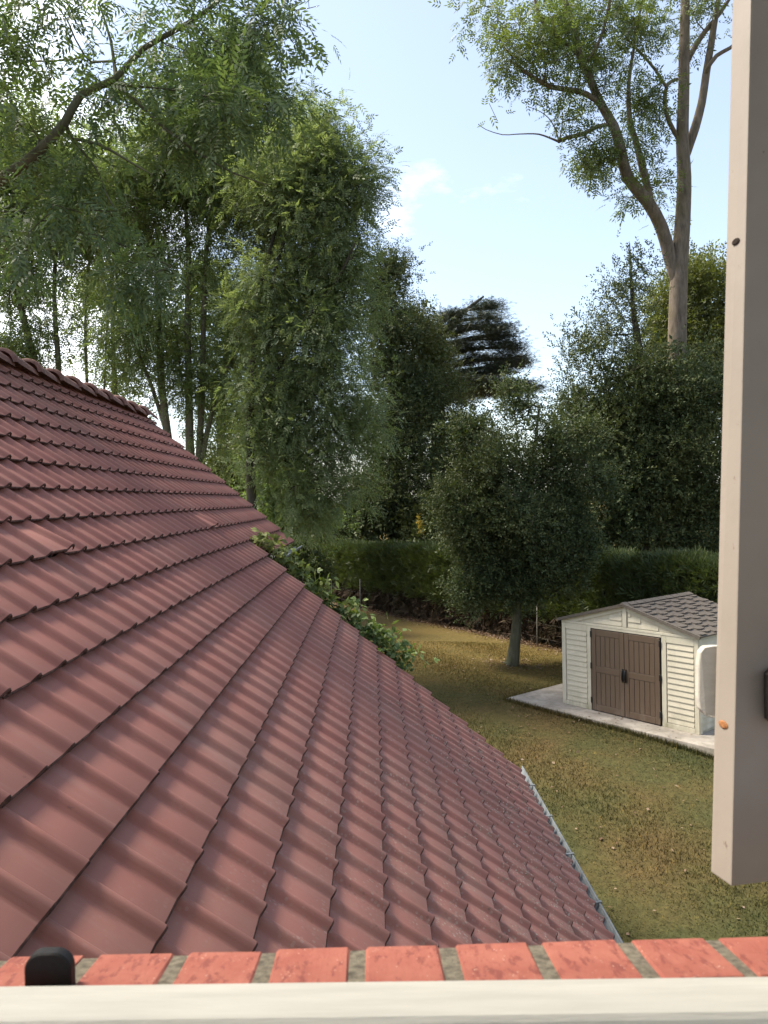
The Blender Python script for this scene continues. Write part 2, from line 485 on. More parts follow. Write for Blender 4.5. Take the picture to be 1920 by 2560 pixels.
M['hedge'] = leafmat('leaf_hedge', (0.035, 0.049, 0.018), (0.051, 0.070, 0.024), (0.079, 0.097, 0.034), 0.25, patch=0.35)
M['hedge_core'] = plain('hedge_inner_twigs', (0.030, 0.024, 0.016), 1.0, 0.5, 8, 0.0, 0.05)
M['vine'] = leafmat('leaf_vine', (0.053, 0.097, 0.028), (0.101, 0.152, 0.044), (0.192, 0.230, 0.080), 0.3, patch=0.3, pcol=(0.250, 0.212, 0.064))
M['yellow'] = leafmat('flower_yellow', (0.35, 0.24, 0.03), (0.45, 0.31, 0.04), (0.5, 0.38, 0.08), 0.3, patch=0.0)
M['litter'] = leafmat('dead_leaf', (0.053, 0.026, 0.014), (0.112, 0.058, 0.031), (0.255, 0.180, 0.116), 0.15, patch=0.2)
M['soil'] = plain('hedge_soil', (0.055, 0.035, 0.022), 1.0, 0.4, 8, 0.6, 0.05)

# ------------------------------------------------------------------ ground
def build_ground():
    xs = np.concatenate([np.linspace(-600, -30, 12)[:-1], np.linspace(-30, 30, 81), np.linspace(30, 600, 12)[1:]])
    ys = np.concatenate([np.linspace(-600, -6, 12)[:-1], np.linspace(-6, 44, 81), np.linspace(44, 900, 14)[1:]])
    V = [(x, y, ground(x, y)) for y in ys for x in xs]
    nx = len(xs)
    F = np.array([(j * nx + i, j * nx + i + 1, (j + 1) * nx + i + 1, (j + 1) * nx + i) for j in range(len(ys) - 1) for i in range(nx - 1)])
    props(add('ground', mesh('ground', V, F, True), M['grass_ground']), 'mottled green and brown lawn with dry golden patch before the hedge', 'lawn', kind='structure')
build_ground()

# ------------------------------------------------------------------ the tiled house
GA = 0.2278                                     # horizontal distance between two courses
def roof_pt(k, Y, n=0.0):
    """point of the roof plane: course k, along the ridge Y, n above the plane"""
    xc, zc = GA * (k - 14.73), GA * (4.64 - 0.858 * k)
    x = xc * math.cos(ROLL) - zc * math.sin(ROLL)
    z = xc * math.sin(ROLL) + zc * math.cos(ROLL)
    return Vector((x + NRM[0] * n, Y, CAM_Z + z + NRM[2] * n))
NRM = (0, 0, 1)
_a, _b = roof_pt(0, 0), roof_pt(1, 0)
DOWN = (_b - _a); GAUGE = DOWN.length; DOWN.normalize()
NRM = Vector((-DOWN.z, 0, DOWN.x))
ALONG = Vector((0, 1, 0))
TW = 0.25                                       # width of one tile
Y0, Y1, Y2 = 0.65, 10.025, 13.275                # wall, near verge, far verge
K_EAVE, K_UP, K_TOP = 23, 9, -1

def tile_mesh(lift=0.0):
    prof = [(-0.045, -0.004), (0.0, 0.0), (TW * 0.665, 0.0)]
    for t, h in ((0.69, 0.0), (0.715, 0.12), (0.75, 0.48), (0.79, 0.84), (0.83, 0.99), (0.88, 0.98), (0.935, 0.78), (0.98, 0.42), (1.02, 0.10)):
        prof.append((t * TW, h * 0.034))
    prof = [(y - TW * 0.78, h) for y, h in prof]
    step = 0.040
    rows = []
    for s, dn in ((-1.12 * GAUGE, -1.12 * step), (-0.008, -0.0), (0.0, -0.004)):
        rows.append([DOWN * s + ALONG * y + NRM * (h + dn) for y, h in prof])
    nose = [[DOWN * 0.0 + ALONG * y + NRM * (h - 0.004) for y, h in prof],
            [DOWN * -0.004 + ALONG * y + NRM * (h * 0.94 - 0.019) for y, h in prof]]
    V, F, sm = [], [], []
    n = len(prof)
    for blk, smooth in ((rows, True), (nose, False)):
        for r in range(len(blk) - 1):
            b = len(V)
            if r == 0 or smooth is False:
                pass
        b = len(V)
        for r in blk: V += r
        for r in range(len(blk) - 1):
            for i in range(n - 1):
                F.append((b + r * n + i, b + (r + 1) * n + i, b + (r + 1) * n + i + 1, b + r * n + i + 1)); sm.append(smooth)
    me = bpy.data.meshes.new('roof_tile')
    me.from_pydata([tuple(v) for v in V], [], F); me.update()
    me.polygons.foreach_set('use_smooth', sm)
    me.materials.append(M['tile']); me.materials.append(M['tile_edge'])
    me.polygons.foreach_set('material_index', [0] * (n - 1) + [1] * (2 * (n - 1)))   # lip and nose take the darker edge brown
    return me

def project(p):
    d = RCAM.transposed() @ (Vector(p) - Vector((0, 0, CAM_Z)))
    if d.z >= -0.05: return None
    return (CXP + FPX * d.x / -d.z, CYP - FPX * d.y / -d.z)

HB = Vector((-4, 5, ground(-4, 5)))
house = empty('house', HB, 'house with red-brown tiled pitched roof sloping down to the lawn', 'house')
def build_house():
    # roof deck below the tiles (two rectangles, one mesh)
    mb = MB()
    def slab(k0, k1, ya, yb, n0=-0.06, n1=-0.14):
        P = [roof_pt(k, y, n) for n in (n1, n0) for k, y in ((k0, ya), (k1, ya), (k1, yb), (k0, yb))]
        mb.poly(P, [(0,3,2,1),(4,5,6,7),(0,1,5,4),(1,2,6,5),(2,3,7,6),(3,0,4,7)])
    slab(-1.75, K_EAVE - 0.25, Y0, Y1 - 0.04)
    slab(-1.75, K_UP - 0.25, Y1 - 0.037, Y2 - 0.04)
    roof = add('roof', mb.mesh('roof'), M['deck'], house, HB)
    roof['label'] = 'red-brown tiled roof slope with weathered lower courses'
    # the far slope behind the ridge
    mb = MB()
    r0 = roof_pt(-1.75, 0, -0.06)
    w = 3.4
    P = []
    for dn in (0.0, -0.08):
        for x, z in ((r0.x, r0.z), (r0.x - w, r0.z - w * 0.89)):
            for y in (Y0, Y2 - 0.04):
                P.append((x - 0.002, y, z + dn))
    mb.poly(P, [(0,1,3,2),(4,6,7,5),(0,2,6,4),(1,5,7,3),(2,3,7,6),(0,4,5,1)])
    bs = add('back_slope', mb.mesh('back_slope'), M['tile'], house, HB)
    # walls
    e = roof_pt(K_EAVE - 1.2, 0, -0.2); u = roof_pt(K_UP - 0.8, 0, -0.2)
    mb = MB()
    def gable(xr, zr, Yp):
        zb = -1.2
        top = roof_pt(-1.75, 0, -0.16)
        lx = top.x - w + 0.35
        lz = top.z - (w - 0.35) * 0.89 - 0.05
        mb.prism([(xr, 0, zb), (xr, 0, zr), (top.x, 0, top.z), (lx, 0, lz), (lx, 0, zb)], (0, 0.25, 0), (0, Yp - 0.35, 0))
    gable(e.x, e.z, Y1); 
    add('wall', mb.mesh('wall'), M['render_wall'], house, HB)
    mb = MB(); gable(u.x, u.z, Y2); add('wall', mb.mesh('wall'), M['render_wall'], house, HB)
    mb = MB().box(e.x - 0.25, e.x - 0.002, Y0 + 0.05, Y1 - 0.353, -1.2, e.z - 0.01); add('wall', mb.mesh('wall'), M['render_wall'], house, HB)
    mb = MB().box(u.x - 0.25, u.x - 0.002, Y1 - 0.098, Y2 - 0.353, -1.2, u.z - 0.01); add('wall', mb.mesh('wall'), M['render_wall'], house, HB)
    # tiles
    tm = tile_mesh()
    cells = []
    ribs0 = 0.025
    for k in range(K_TOP, K_EAVE + 1):
        j = math.ceil((Y0 + 0.06 - ribs0) / TW)
        ymax = Y2 if k <= K_UP else Y1
        while True:
            yc = ribs0 + TW * j
            if yc + TW * 0.24 > ymax + 0.005: break
            p = roof_pt(k, yc)
            q = [project(p + DOWN * (s * GAUGE) + ALONG * (t * TW)) for s, t in ((0, -.78), (0, .22), (-1, .22), (-1, -.78))]
            area = 0.0
            if all(q) and any(-20 < a < 1940 and 0 < b < 2385 for a, b in q):
                area = 0.5 * abs(sum(q[i][0] * q[(i + 1) % 4][1] - q[(i + 1) % 4][0] * q[i][1] for i in range(4)))
                vis = sum(0 <= a <= 1920 and 0 <= b <= 2370 for a, b in q) / 4
                area *= vis
            cells.append([area, k, j, p])
            j += 1
    cells.sort(key=lambda c: -c[0])
    # the two lifted tiles seen in the slope
    def near(px, py):
        best = None
        for c in cells:
            q = project(c[3])
            if q:
                d = (q[0] - px * S) ** 2 + (q[1] - py * S) ** 2
                if best is None or d < best[0]: best = (d, c)
        return best[1]
    lifted = [near(152, 1195), near(462, 1140)]
    for c in lifted: c[0] = 1e9
    cells.sort(key=lambda c: -c[0])
    lp = Vector(roof.location) + HB
    lifted_keys = [(c[1], c[2]) for c in lifted]
    Vs, Fs = [], []
    tv = np.array([v.co for v in tm.vertices]); tf = np.array([p.vertices for p in tm.polygons]); tsm = [p.use_smooth for p in tm.polygons]
    SMs = []
    for i, (area, k, j, p) in enumerate(cells):
        jit = Vector((rnd.uniform(-1, 1), rnd.uniform(-1, 1), rnd.uniform(-1, 1))) * 0.0022
        lift = (k, j) in lifted_keys
        rot = Matrix.Rotation(rnd.gauss(0, 0.004), 3, NRM) @ Matrix.Rotation(rnd.gauss(0, 0.004), 3, DOWN)
        rot = rot @ Matrix.Rotation(rnd.gauss(0, 0.003) - (0.10 if lift else 0), 3, ALONG)
        pos = p + jit + NRM * (0.036 if lift else 0)
        if i < 300:
            o = bpy.data.objects.new('roof_tile', tm)
            COL.objects.link(o); o.parent = roof
            o.location = pos          # the roof part itself sits at minus the house origin, so world coordinates hold
            o.rotation_euler = rot.to_euler()
            if lift: o['label'] = 'lifted roof tile with a dark gap under its nose'
        else:
            Vs.append(tv @ np.array(rot).T + np.array(pos)); Fs.append(tf + len(tv) * (len(Vs) - 1)); SMs += tsm
    me = mesh('roof_tile_field', np.concatenate(Vs), np.concatenate(Fs))
    me.polygons.foreach_set('use_smooth', np.array(SMs, dtype=bool))
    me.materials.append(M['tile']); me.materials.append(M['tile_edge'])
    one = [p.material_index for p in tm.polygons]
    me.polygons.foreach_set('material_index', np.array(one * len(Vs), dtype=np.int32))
    o = add('roof_tile_field', me, M['tile'], roof); o['kind'] = 'stuff'
    # ridge tiles
    top = roof_pt(-1.75, 0, 0.0)
    def ridge_mesh():
        V, F = [], []
        n = 9
        st = [(0.0, 0.158, 0.0), (0.05, 0.160, 0.0), (0.06, 0.146, 0.0), (0.30, 0.132, -0.01), (0.66, 0.112, -0.028)]
        for t, r, dz in st:
            for i in range(n):
                a = math.pi * (i / (n - 1))
                V.append((math.cos(a) * r * 1.05, t, math.sin(a) * r * 0.95 + dz))
        for s_ in range(len(st) - 1):
            for i in range(n - 1):
                F.append((s_ * n + i, s_ * n + i + 1, (s_ + 1) * n + i + 1, (s_ + 1) * n + i))
        b = len(V)
        for i in range(n):
            a = math.pi * (i / (n - 1)); V.append((math.cos(a) * 0.128, 0.0, math.sin(a) * 0.115))
        for i in range(n - 1): F.append((i, b + i, b + i + 1, i + 1))
        me = mesh('ridge_tile', V, F, True); me.materials.append(M['ridge']); return me
    rm = ridge_mesh()
    y = 13.0 + 0.2
    yend = 13.27
    idx = 0
    while y > 1.0:
        o = bpy.data.objects.new('ridge_tile', rm); COL.objects.link(o); o.parent = roof
        o.location = (top.x + 0.02 + rnd.uniform(-.006, .006), y - 0.585, top.z - 0.015 + rnd.uniform(-.006, .006))
        o.rotation_euler = (rnd.gauss(0, 0.012), 0, rnd.gauss(0, 0.012))
        y -= 0.585
    # gutters with brackets
    def gutter(k, ya, yb, name, by):
        c = roof_pt(k, 0, 0) + Vector((0.022, 0, -0.075)); r = 0.052
        mb = MB(); n = 9; P = []; F = []
        prof = []
        for i in range(n):
            a = math.pi + math.pi * i / (n - 1); prof.append((c.x + math.cos(a) * r, c.z + math.sin(a) * r))
        for i in range(6):                                   # rolled bead on the outer lip
            a = math.radians(-90 + 60 * i); prof.append((c.x + r + 0.009 + math.cos(a) * 0.011, c.z + 0.009 + math.sin(a) * 0.011))
        for y in (ya, yb):
            for x, z in prof: P.append((x, y, z))
        m = len(prof)
        F = [(i, i + 1, m + i + 1, m + i) for i in range(m - 1)]
        mb.poly(P, F, True)
        g = add(name, mb.mesh(name, False), M['zinc'], house, HB)
        for y in by:
            b = MB(); Q = []
            for yy in (y - 0.014, y + 0.014):
                for i in range(n):
                    a = math.pi + math.pi * i / (n - 1); Q.append((c.x + math.cos(a) * (r + 0.004), yy, c.z + math.sin(a) * (r + 0.004)))
            b.poly(Q, [(i, i + 1, n + i + 1, n + i) for i in range(n - 1)])
            b.box(c.x - r - 0.005, c.x + r + 0.024, y - 0.014, y + 0.014, c.z + 0.018, c.z + 0.023)
            b.box(c.x + r - 0.004, c.x + r + 0.026, y - 0.016, y + 0.016, c.z - 0.006, c.z + 0.028)
            add('bracket', b.mesh('bracket'), M['zinc'], g)
        return g
    g = gutter(K_EAVE + 0.1, Y0 + 0.1, Y1 + 0.20, 'gutter', [Y0 + 0.5 + 0.93 * i for i in range(10)])
    g['label'] = 'grey zinc gutter with clips along the lower eave'
    g = gutter(K_UP + 0.1, Y1 + 0.02, Y2 + 0.15, 'gutter', [10.6, 11.5, 12.4])
    g['label'] = 'short zinc gutter at the far upper eave'
build_house()

# ------------------------------------------------------------------ window: sill bricks, frame, stop, shutter, room
def build_window():
    zs, yf, yn = CAM_Z - 0.357, 0.62, 0.5435
    sl = math.tan(math.radians(10))
    loc = Vector((0, 0.56, zs - 0.1))
    sill = empty('window_sill', loc, 'red brick window sill with grey mortar joints below the view', 'window sill')
    pitch, x0 = 0.0705, -0.0175
    mb = MB()
    zt = lambda y: zs + (yf - y) * sl
    def slopebox(b, xa, xb, ya, yb, dz, h, bev, jit):
        k = len(b.V)
        b.bevbox(xa, xb, ya, yb, 0, h, bev, jit)
        for i in range(k, len(b.V)):
            v = b.V[i]; b.V[i] = (v[0], v[1], v[2] + zt(v[1]) - h + dz)
    slopebox(mb, -1.25, 1.25, yn, yf - 0.003, -0.0018, 0.06, 0.002, 0)
    add('mortar', mb.mesh('mortar'), M['mortar'], sill, loc)
    for n in range(-17, 18):
        a, b_ = x0 + pitch * n + 0.0047, x0 + pitch * (n + 1) - 0.0047
        b = MB(); slopebox(b, a + rnd.uniform(-.001, .001), b_ + rnd.uniform(-.001, .001), yn, yf + rnd.uniform(-.0015, .0015), rnd.uniform(-.0004, .0004), 0.10, 0.003, 0.0007)
        add('brick', b.mesh('brick'), M['brick'], sill, loc)
    # frame rail of the window
    fl = Vector((0, 0.52, CAM_Z - 0.40))
    fr = empty('window_frame', fl, 'white painted bottom rail of the window frame', 'window frame')
    b = MB().bevbox(-1.25, 1.25, 0.4985, 0.541, CAM_Z - 0.40, CAM_Z - 0.3355, 0.003)
    add('bottom_rail', b.mesh('bottom_rail'), M['frame'], fr, fl)
    b = MB().bevbox(-1.25, 1.25, 0.35, 0.4965, CAM_Z - 0.43, CAM_Z - 0.372, 0.004)
    add('inner_ledge', b.mesh('inner_ledge'), M['room'], fr, fl)
    fr.rotation_euler = (0, 0.017, 0)
    # black rounded stop
    yb = 0.566
    c = at(108, 2095, yb)
    sp = Vector((c.x, yb, zt(yb)))
    w, h = 0.0168, at(108, 2052, yb).z - sp.z
    def outline(w, h, r, o=0.0):
        pts = [(-w, -0.004), (w, -0.004)]
        for i in range(8):
            a = math.radians(90 * i / 7); pts.append((w - r + r * math.cos(a), h - r + r * math.sin(a)))
        for i in range(8):
            a = math.radians(90 + 90 * i / 7); pts.append((-w + r + r * math.cos(a), h - r + r * math.sin(a)))
        return pts
    rings = [(0.0, 0.93), (0.0012, 1.0), (0.0088, 1.0), (0.010, 0.93)]
    o2 = outline(w, h, 0.0125)
    P, F = [], []
    n = len(o2)
    for y, k in rings:
        P += [(x * k, y - 0.005, z if z < 0 else z * (1 - (1 - k) * 0.6)) for x, z in o2]
    for r in range(3):
        F += [(r * n + i, r * n + (i + 1) % n, (r + 1) * n + (i + 1) % n, (r + 1) * n + i) for i in range(n)]
    F += [tuple(range(n))[::-1], tuple(range(3 * n, 4 * n))]
    b = MB(); b.poly(P, F)
    o = add('window_stop', b.mesh('window_stop'), M['rubber'])
    o.location = sp; o.rotation_euler = (0, 0, 0)
    props(o, 'black rounded stop standing on the brick sill at lower left', 'window stop')
    # shutter leaf on the right
    yr = 1.0
    rb, rt = at(1580, 1915, yr), at(1622, 0, yr)
    lb, lt = at(1535, 1881, yr * 1.04), at(1582, 0, yr * 1.04)
    up = (rt - rb).normalized()
    ext = 0.35
    rt2, lt2 = rt + up * ext, lt + (lt - lb).normalized() * ext
    across = Vector((0.62, 0.11, 0.0))
    sl_ = Vector((rb.x, rb.y, rb.z))
    sh = empty('window_shutter', sl_, 'open beige painted window shutter hanging at the right edge', 'shutter')
    lb = Vector((lb.x, lb.y, rb.z + 0.0))
    def leaf(p0, p1, q0, q1, xa, xb, inset=0.0):
        """board between across = xa..xb of the leaf, from bottom to top"""
        pass
    b = MB()
    st = across * (0.115 / across.length)
    B = [rb, rb + st, lb + st + Vector((0.0, 0.0, 0)), lb]
    T = [rt2, rt2 + st, lt2 + st, lt2]
    P = B + T
    b.poly(P, [(0,3,2,1),(4,5,6,7),(0,1,5,4),(1,2,6,5),(2,3,7,6),(3,0,4,7)])
    me = b.mesh('stile')
    o = add('stile', me, None, sh, sl_)
    import bmesh
    bm = bmesh.new(); bm.from_mesh(me); bmesh.ops.bevel(bm, geom=list(bm.edges), offset=0.0022, segments=2, affect='EDGES', profile=0.6); bm.to_mesh(me); bm.free()
    me.materials.append(M['shutter'])
    # panel boards beyond the stile, set back
    back = (lb - rb) * 0.25
    for i in range(4):
        a0 = across * ((0.118 + 0.125 * i) / across.length); a1 = across * ((0.118 + 0.125 * (i + 1) - 0.004) / across.length)
        dpt = (lb - rb) * 0.55
        b = MB()
        B = [rb + a0 + back, rb + a1 + back, rb + a1 + back + dpt, rb + a0 + back + dpt]
        T = [p + (rt2 - rb) for p in B]
        b.poly(B + T, [(0,3,2,1),(4,5,6,7),(0,1,5,4),(1,2,6,5),(2,3,7,6),(3,0,4,7)])
        add('board', b.mesh('board'), M['shutter'], sh, sl_)
    # rounded white plate behind the leaf
    ypl = yr * 1.045
    pc = [at(1544, 1397, ypl), at(1527, 1400, ypl), at(1519, 1412, ypl), at(1516, 1440, ypl), at(1516, 1512, ypl), at(1519, 1536, ypl), at(1528, 1549, ypl), at(1542, 1553, ypl), at(1590, 1553, ypl), at(1590, 1397, ypl)]
    pc = [p + Vector((0, max(0.0, 0.010 - 0.4 * (p.x - pc[3].x)), 0)) for p in pc]
    b = MB().prism(pc, (0, 0.012, 0))
    me = b.mesh('plate'); bm = bmesh.new(); bm.from_mesh(me); bmesh.ops.bevel(bm, geom=list(bm.edges), offset=0.0012, segments=1, affect='EDGES'); bm.to_mesh(me); bm.free()
    o = add('plate', me, M['frame'], sh, sl_)
    o['label'] = 'rounded white plate on the far side of the shutter'
    # screw and hole on the edge face
    def on_edge(px, py):
        # intersection of the view ray with the edge face
        n = (rt - rb).cross(lb - rb).normalized()
        d = ray(px, py); o_ = Vector((0, 0, CAM_Z))
        t = (rb - o_).dot(n) / d.dot(n)
        return o_ + d * t, n
    for px, py, r, name, m in ((1563, 1565, 0.0055, 'screw', 'rust'), (1590, 522, 0.0045, 'screw_hole', 'hole')):
        p, n = on_edge(px, py)
        if n.dot(Vector((0, 0, CAM_Z)) - p) < 0: n = -n
        b = MB(); k = 12
        u_ = n.cross(Vector((0, 0, 1))).normalized(); v_ = n.cross(u_)
        pts = [p + n * 0.0006 + (u_ * math.cos(2 * math.pi * i / k) * 1.7 + v_ * math.sin(2 * math.pi * i / k)) * r for i in range(k)]
        pts += [p + n * 0.0016 + (u_ * math.cos(2 * math.pi * i / k) * 1.3 + v_ * math.sin(2 * math.pi * i / k)) * r * 0.75 for i in range(k)]
        b.poly(pts, [tuple(range(k, 2 * k))] + [(i, (i + 1) % k, k + (i + 1) % k, k + i) for i in range(k)])
        add(name, b.mesh(name), M[m], sh, sl_)
    # iron bracket carrying the leaf, from the wall
    a, c2 = at(1640, 1440, yr * 1.012), at(1640, 1555, yr * 1.012)
    b = MB()
    b.bevbox(a.x, a.x + 0.16, yr - 0.028, yr + 0.006, c2.z, a.z, 0.006)
    o = add('hinge_bracket', b.mesh('hinge_bracket'), M['iron'], sh, sl_)
    b = MB(); b.tube([(a.x + 0.13, yr - 0.02, (a.z + c2.z) / 2), (a.x + 0.17, 0.8, (a.z + c2.z) / 2), (a.x + 0.42, 0.6, (a.z + c2.z) / 2)], 0.009, 8)
    add('hinge_arm', b.mesh('hinge_arm'), M['iron'], sh, sl_)
    # the room and wall we look out from
    hw = MB()
    zt_, zb_ = CAM_Z + 1.15, CAM_Z - 0.46
    hw.box(-1.6, 1.6, 0.38, 0.60, -1.2, zb_)
    hw.box(-4.2, -1.6, 0.38, 0.60, -1.2, zt_ + 1.0)
    hw.box(1.6, 4.5, 0.38, 0.60, -1.2, zt_ + 1.0)
    hw.box(-1.6, 1.6, 0.38, 0.60, zt_, zt_ + 1.0)
    props(add('wall_front', hw.mesh('wall_front'), M['render_wall']), kind='structure')
    props(add('shading_overhang', MB().box(-4.2, 4.5, 0.602, 0.80, zt_ + 0.06, zt_ + 0.2).mesh('shading_overhang'), M['render_wall']), kind='structure')  # unseen overhang, added to keep direct sun off the sill and frame
    for nm, bx in (('wall_left', (-4.2, -4.0, -3.0, 0.378, CAM_Z - 1.6, zt_ + 1.0)),
                   ('wall_right', (4.3, 4.5, -3.0, 0.378, CAM_Z - 1.6, zt_ + 1.0)), ('ceiling', (-4.2, 4.5, -3.2, 0.6, zt_ + 1.002, zt_ + 1.15)),
                   ('floor', (-4.2, 4.5, -3.2, 0.378, CAM_Z - 1.75, CAM_Z - 1.602))):
        props(add(nm, MB().box(*bx).mesh(nm), M['room']), kind='structure')

def shuttermat():
    m, nt, b = newmat('shutter_paint_beige')
    v = objpos(nt)
    c = ramp(nt, noise(nt, v, 7, 5), [(0.3, (0.265, 0.228, 0.19)), (0.7, (0.31, 0.268, 0.225))])
    ch = ramp(nt, noise(nt, objpos(nt, (1, 1, 0.5)), 42, 5, 0.7), [(0.66, (0, 0, 0)), (0.70, (1, 1, 1))])
    nt.links.new(mixrgb(nt, ch, c, (0.16, 0.11, 0.09)), b.inputs['Base Color'])
    b.inputs['Roughness'].default_value = 0.6
    bump(nt, b, noise(nt, v, 90, 4), 0.15, 0.002)
    return m
M['shutter'] = shuttermat()
build_window()

# ------------------------------------------------------------------ concrete pad and shed
PL = Vector((4.19, 17.3, 0.0)); PR = Vector((6.19, 14.76, 0.0))
E1 = (PR - PL); SW = E1.length; E1.normalize()
RZ = math.atan2(E1.y, E1.x)
SD_, EAVE, RIDGE = 2.5, 1.88, 2.33

def build_shed():
    # pad: three cast sections, in the shed's frame
    pad = empty('concrete_pad', PL, 'pale concrete pad under the cream shed', 'concrete pad', rz=RZ)
    pad['kind'] = 'structure'
    for a, c in ((-1.18, 0.62), (0.628, 2.42), (2.428, 4.3)):
        b = MB().bevbox(a, c, -0.58, SD_ + 0.5, -0.30, -0.002, 0.008, 0.003)
        add('pad_section', b.mesh('pad_section'), M['concrete'], pad)
    shed = empty('garden_shed', PL, 'cream plastic garden shed with brown double doors on concrete pad', 'shed', rz=RZ)
    W = SW
    # core walls (flat, behind the siding)
    b = MB()
    b.prism([(0.02, 0, 0.0), (W - 0.02, 0, 0), (W - 0.02, 0, EAVE - 0.02), (W / 2, 0, RIDGE - 0.03), (0.02, 0, EAVE - 0.02)], (0, SD_ - 0.04, 0), (0, 0.02, 0))
    add('wall', b.mesh('wall'), M['siding'], shed)
    def trim(x0, x1, z0, z1, y0=-0.012, y1=0.018, name='trim'):
        b = MB().bevbox(x0, x1, y0, y1, z0, z1, 0.004); return add(name, b.mesh(name), M['trim'], shed)
    def board_mesh(L, h):
        b = MB(); b.prism([(0, 0, 0), (0, -0.018, 0.004), (0, -0.018, 0.014), (0, 0.0, h)], (L, 0, 0)); me = b.mesh('siding_board'); me.materials.append(M['siding']); return me
    def siding(x0, x1, z0, z1, nb, name='wall_panel'):
        b = MB().box(x0, x1, 0.008, 0.0195, z0, z1); p = add(name, b.mesh(name), M['siding'], shed)
        h = (z1 - z0) / nb; me = board_mesh(x1 - x0 - 0.03, h - 0.004)
        for i in range(nb):
            o = bpy.data.objects.new('siding_board', me); COL.objects.link(o); o.parent = p
            o.location = (x0 + 0.015, 0.007, z0 + i * h + 0.002)
        return p
    dl, dr, dm, dh = 0.785, 2.43, 1.605, 1.76
    # left and right panels with their surrounding trim
    for a, c in ((0.0, dl - 0.02), (dr + 0.02, W)):
        siding(a + 0.105, c - 0.095, 0.10, EAVE - 0.20, 14)
        trim(a, a + 0.10, 0.0, EAVE - 0.06, name='corner_trim' if a == 0 else 'trim')
        trim(c - 0.09, c, 0.0, EAVE - 0.06)
        trim(a + 0.102, c - 0.092, 0.0, 0.095)
        trim(a + 0.102, c - 0.092, EAVE - 0.195, EAVE - 0.06)
    # header over the doors, gable panels
    trim(dl - 0.018, dr + 0.018, dh + 0.012, EAVE - 0.06, -0.016)
    trim(0.0, W, EAVE - 0.057, EAVE - 0.005, -0.020, 0.018, 'header')
    slope = (RIDGE - EAVE) / (W / 2)
    for s in (-1, 1):
        x_in, x_out = W / 2 + s * 0.055, W / 2 + s * (W / 2 - 0.42)
        def zt(x): return RIDGE - 0.10 - abs(x - W / 2) * slope
        p = add('gable_panel', MB().prism([(x_in, 0.008, EAVE), (x_out, 0.008, EAVE), (x_out, 0.008, zt(x_out)), (x_in, 0.008, zt(x_in))], (0, 0.010, 0)).mesh('gable_panel'), M['siding'], shed)
        nb = 3; h = (zt(x_in) - EAVE) / nb
        for i in range(nb):
            z = EAVE + 0.006 + i * h
            z2 = z + h - 0.006
            xo = W / 2 + s * min(W / 2 - 0.42, (RIDGE - 0.125 - z2) / slope)
            xo = W / 2 + s * max(0.14, abs(xo - W / 2))
            xs = sorted((x_in + s * 0.02, xo))
            b = MB(); b.prism([(xs[0], 0.007, z), (xs[0], -0.010, z + 0.004), (xs[0], -0.010, z + 0.014), (xs[0], 0.007, z2)], (xs[1] - xs[0], 0, 0))
            add('siding_board', b.mesh('siding_board'), M['siding'], p)
        # sloping verge trim
        q = [(W / 2 + s * 0.05, -0.014, RIDGE - 0.02), (W / 2 + s * (W / 2), -0.014, EAVE - 0.004), (W / 2 + s * (W / 2 - 0.42), -0.014, EAVE - 0.003 + 0.0), (W / 2 + s * 0.05, -0.014, RIDGE - 0.115)]
        add('gable_trim', MB().prism(q, (0, 0.030, 0)).mesh('gable_trim'), M['trim'], shed)
    trim(W / 2 - 0.048, W / 2 + 0.048, EAVE - 0.003, RIDGE - 0.03, -0.022, 0.018, 'king_post')
    # right side wall: panels of siding in perspective
    sp = add('side_panel', MB().box(W - 0.019, W - 0.006, 0.06, SD_ - 0.06, 0.05, EAVE - 0.08).mesh('side_panel'), M['siding'], shed)
    for i in range(14):
        h = (EAVE - 0.2) / 14; z = 0.06 + i * h
        b = MB(); b.prism([(W - 0.006, 0.10, z), (W + 0.014, 0.10, z + 0.004), (W + 0.014, 0.10, z + 0.014), (W - 0.006, 0.10, z + h - 0.004)], (0, SD_ - 0.2, 0))
        add('siding_board', b.mesh('siding_board'), M['siding'], sp)
    b = MB().bevbox(W + 0.0015, W + 0.014, 0.0, 0.09, 0.0, EAVE - 0.06, 0.003); add('corner_trim', b.mesh('corner_trim'), M['trim'], shed)
    # doors
    b = MB().box(dl - 0.018, dr + 0.018, 0.0, 0.019, 0.0, dh + 0.01); add('door_opening', b.mesh('door_opening'), M['black'], shed)
    for s, (a, c) in ((-1, (dl + 0.015, dm - 0.006)), (1, (dm + 0.006, dr - 0.015))):
        b = MB().bevbox(a, c, -0.014, -0.002, 0.02, dh - 0.006, 0.002)
        d = add('door', b.mesh('door'), M['door'], shed)
        d['label'] = 'left brown door of the shed' if s < 0 else 'right brown door of the shed'
        r = 0.105
        zr = (0.02 + dh) / 2 + 0.02
        parts = [(a, a + r, 0.02, dh - 0.006), (c - r, c, 0.02, dh - 0.006), (a + r + .001, c - r - .001, 0.02, 0.15), (a + r + .001, c - r - .001, dh - 0.13, dh - 0.006), (a + r + .001, c - r - .001, zr - 0.065, zr + 0.065)]
        for x0, x1, z0, z1 in parts:
            b = MB().bevbox(x0, x1, -0.030, -0.0145, z0, z1, 0.004); add('rail', b.mesh('rail'), M['door'], d)
        npl = 5
        for z0, z1 in ((0.155, zr - 0.07), (zr + 0.07, dh - 0.135)):
            wq = (c - a - 2 * r - 0.006) / npl
            for i in range(npl):
                x0 = a + r + 0.003 + i * wq
                b = MB().bevbox(x0 + 0.005, x0 + wq - 0.005, -0.024, -0.0145, z0, z1, 0.004); add('plank', b.mesh('plank'), M['door'], d)
        hx = a - 0.01 if s < 0 else c + 0.01
